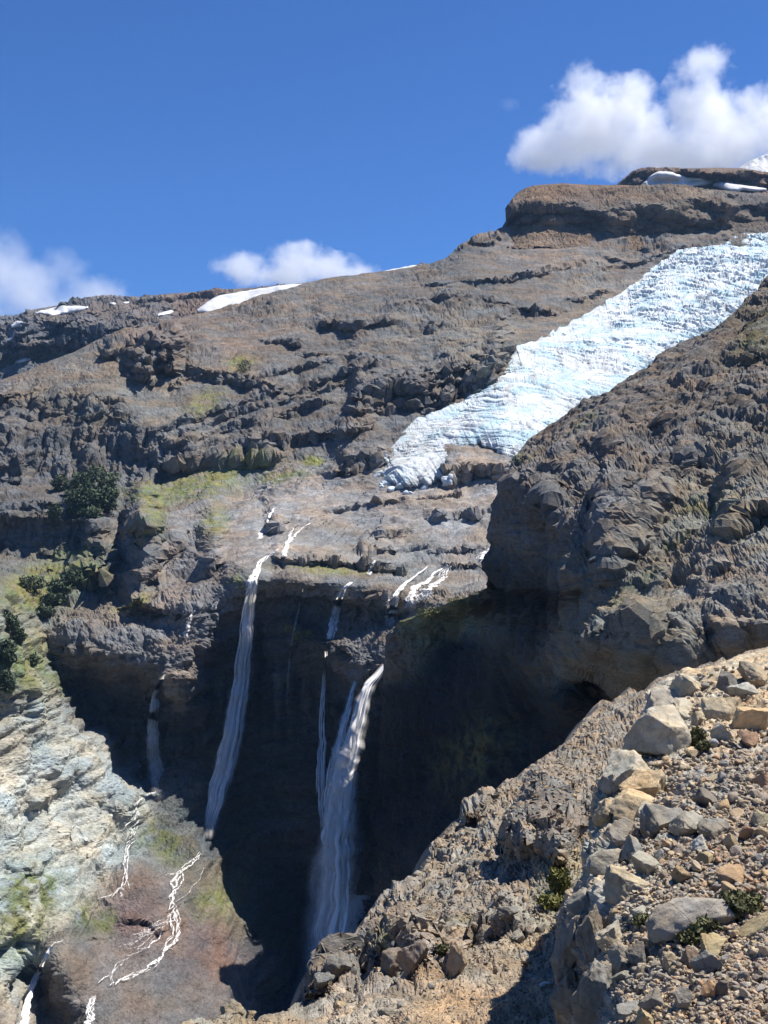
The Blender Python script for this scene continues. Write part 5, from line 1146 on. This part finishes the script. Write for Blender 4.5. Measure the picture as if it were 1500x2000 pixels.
shrub('yellowish grass tuft on the lip of the grassy spur', seen_from_eye(bpy.data.objects['buttress']), [(850, 1196, 40, 10), (905, 1176, 36, 10)], .55, 1500, m_moss, 12, 'plants on the wet ledges', cat='grass tuft', name='grass_tuft')
shrub('green shrub at the right end of the long rounded boulder', on_shelf, [(1440, 1768, 40, 26), (1412, 1778, 26, 20), (1465, 1765, 22, 20)], .045, 3600, m_green, 13, G3)
shrub('dark shrub under the right side of the long rounded boulder', on_shelf, [(1375, 1812, 32, 20), (1345, 1832, 22, 14)], .045, 1700, m_green, 14, G3)
shrub('dry shrub at the left end of the long rounded boulder', on_shelf, [(1256, 1800, 20, 14)], .04, 600, m_green, 15, G3)
shrub('green tuft between the largest boulder and the pale block', on_shelf, [(1362, 1440, 15, 22), (1375, 1458, 16, 10)], .06, 900, m_green, 16, G3)
shrub('yellow green shrub in the hollow left of the crag', on_slope, [(1092, 1722, 22, 26), (1080, 1762, 30, 13)], .12, 1700, m_moss, 17, G3)
shrub('small dry bush beside the white streaked rock on the slope', on_slope, [(868, 1855, 14, 10)], .09, 320, m_green, 18, G3)
# bleached stick in the shadow of the crag
p0, p1 = on_slope(1053, 1930, .15), on_slope(1079, 1921, .15)
seg = []; 
for k in range(9):
    t = k / 8; c = p0.lerp(p1, t) + Vector((0, 0, .05 + .03 * math.sin(t * 5))); r = .05 * (1.1 - .5 * t) * (1.25 if k in (3, 6) else 1)
    seg.append([c + Vector((0, math.cos(a) * r, math.sin(a) * r)) for a in np.linspace(0, 6.283, 8, endpoint=False)])
v = np.array([[list(q) for q in s] for s in seg]).reshape(-1, 3); f = np.array([[i * 8 + j, i * 8 + (j + 1) % 8, (i + 1) * 8 + (j + 1) % 8, (i + 1) * 8 + j] for i in range(8) for j in range(8)])
m_wood, _n, _l, _b = new_mat('bleached_wood'); _b.inputs['Base Color'].default_value = (.75, .74, .72, 1)
stick = bpy.data.objects.new('stick', mesh_vf('stick', v, f, m_wood)); COL.objects.link(stick)
tag(stick, 'bleached white stick lying in the shadow of the crag', 'stick')
# ------------------------------------------------------------------ clouds and spray
def cloud(label, lobes, Y, seed, dens, scale, soft=1.0, name='cloud', cat='cloud', group='white clouds over the ridges', erode=.55, kind=None, flat=.9, step=.35):
    """lobes: (px, py, rx px, ry px) at distance Y; volume whose density falls off round each lobe and is torn by noise"""
    k = Y / FPX; L_ = []
    for x, y, rx, ry in lobes:
        c = unproj(x, y, Y); L_.append((c, np.array([rx * k, max(rx, ry) * k * flat, ry * k])))
    cen = np.mean([c for c, _ in L_], 0)
    # hull: seen from the middle of the cloud, the farthest reach of any lobe
    v, f = ico(5); R = np.full(len(v), .05 * max(r.max() for _, r in L_))
    for c, r in L_:
        r = r * 1.12; o = (cen - c) / r; dd = v / r
        a = (dd ** 2).sum(1); b = dd @ o; g = (o ** 2).sum() - 1; disc = b * b - a * g
        t = np.where(disc > 0, (-b + np.sqrt(np.maximum(disc, 0))) / a, 0); R = np.maximum(R, t)
    me = mesh_vf(name, v * R[:, None], f, None); me.materials.clear()
    m = bpy.data.materials.new(name); m.use_nodes = True; N = m.node_tree.nodes; L = m.node_tree.links; N.remove(N['Principled BSDF'])
    geo = N.new('ShaderNodeNewGeometry'); acc = None
    sc = 1.0 / (scale * k)
    wn1 = N.new('ShaderNodeTexNoise'); wn1.inputs['Scale'].default_value = sc; wn1.inputs['Detail'].default_value = 9; wn1.inputs['Roughness'].default_value = .66
    mp = N.new('ShaderNodeMapping'); mp.inputs['Location'].default_value = (seed * 311.0, seed * 97.0, 0); L.new(geo.outputs['Position'], mp.inputs[0]); L.new(mp.outputs[0], wn1.inputs['Vector'])
    for c, r in L_:
        s = N.new('ShaderNodeVectorMath'); s.operation = 'SUBTRACT'; L.new(geo.outputs['Position'], s.inputs[0]); s.inputs[1].default_value = c
        d = N.new('ShaderNodeVectorMath'); d.operation = 'DIVIDE'; L.new(s.outputs[0], d.inputs[0]); d.inputs[1].default_value = r
        ln = N.new('ShaderNodeVectorMath'); ln.operation = 'LENGTH'; L.new(d.outputs[0], ln.inputs[0])
        q = math_n(N, L, 'SUBTRACT', 1.0, ln.outputs['Value'])
        acc = q if acc is None else math_n(N, L, 'SMOOTH_MAX', acc, q, .25)
    e = math_n(N, L, 'MULTIPLY', math_n(N, L, 'SUBTRACT', wn1.outputs['Fac'], .5), 2.0 * erode)
    t = math_n(N, L, 'ADD', acc, e)
    fac = math_n(N, L, 'DIVIDE', math_n(N, L, 'SUBTRACT', t, .12), .35 * soft, clamp=True)
    dn = math_n(N, L, 'MULTIPLY', fac, dens)
    pv = N.new('ShaderNodeVolumePrincipled'); pv.inputs['Color'].default_value = (.995, .995, .995, 1); pv.inputs['Anisotropy'].default_value = .1
    L.new(dn, pv.inputs['Density']); L.new(pv.outputs[0], N['Material Output'].inputs['Volume'])
    m.cycles.volume_step_rate = step if hasattr(m.cycles, 'volume_step_rate') else 1
    me.materials.append(m); o = bpy.data.objects.new(name, me); COL.objects.link(o); o.location = cen
    return tag(o, label, cat, group, kind)
cloud('large white cumulus cloud above the mesa at upper right', [(1170, 250, 130, 95), (1090, 290, 90, 55), (1250, 290, 110, 60), (1145, 165, 55, 50), (1060, 310, 70, 35), (1240, 215, 60, 70), (1370, 230, 85, 110), (1375, 130, 60, 50), (1430, 270, 110, 80), (1500, 240, 90, 80), (1340, 310, 130, 45), (1560, 260, 120, 110)], 6500, 1, .008, 62, 1.3, erode=1.3)
cloud('small white cumulus cloud behind the crest in the middle', [(585, 510, 70, 42), (640, 530, 85, 35), (560, 540, 90, 30), (470, 525, 60, 40), (690, 535, 60, 28), (590, 485, 35, 22)], 7500, 2, .006, 46, 1.4, erode=1.3)
cloud('grey white cloud bank at the left edge of the sky', [(0, 520, 70, 80), (60, 560, 110, 75), (120, 530, 60, 55), (180, 580, 90, 50), (-60, 560, 120, 110), (20, 480, 40, 40), (120, 600, 140, 40)], 7500, 3, .0024, 75, 1.8, erode=1.1)
cloud('faint wisp of cloud left of the large cumulus', [(995, 205, 26, 16)], 6500, 4, .001, 18, 1.8, erode=1.0)

# ------------------------------------------------------------------ thin mountain air
x0, x1, y0, y1, z0, z1 = -4200, 4200, -1500, 4600, -346, 1150
bm = bmesh.new()
vs = [bm.verts.new((x, y, z)) for x in (x0, x1) for y in (y0, y1) for z in (z0, z1)]
for q in ((0, 1, 3, 2), (4, 6, 7, 5), (0, 4, 5, 1), (2, 3, 7, 6), (0, 2, 6, 4), (1, 5, 7, 3)): bm.faces.new([vs[i] for i in q])
bmesh.ops.recalc_face_normals(bm, faces=bm.faces)
me = bpy.data.meshes.new('haze'); bm.to_mesh(me); bm.free()
m_air = bpy.data.materials.new('air'); m_air.use_nodes = True; N = m_air.node_tree.nodes; N.remove(N['Principled BSDF'])
pv = N.new('ShaderNodeVolumePrincipled'); pv.inputs['Color'].default_value = (.32, .60, 1.0, 1); pv.inputs['Density'].default_value = 2.3e-5; pv.inputs['Anisotropy'].default_value = .0
m_air.node_tree.links.new(pv.outputs[0], N['Material Output'].inputs['Volume']); me.materials.append(m_air)
haze = bpy.data.objects.new('haze', me); COL.objects.link(haze); haze['kind'] = 'stuff'
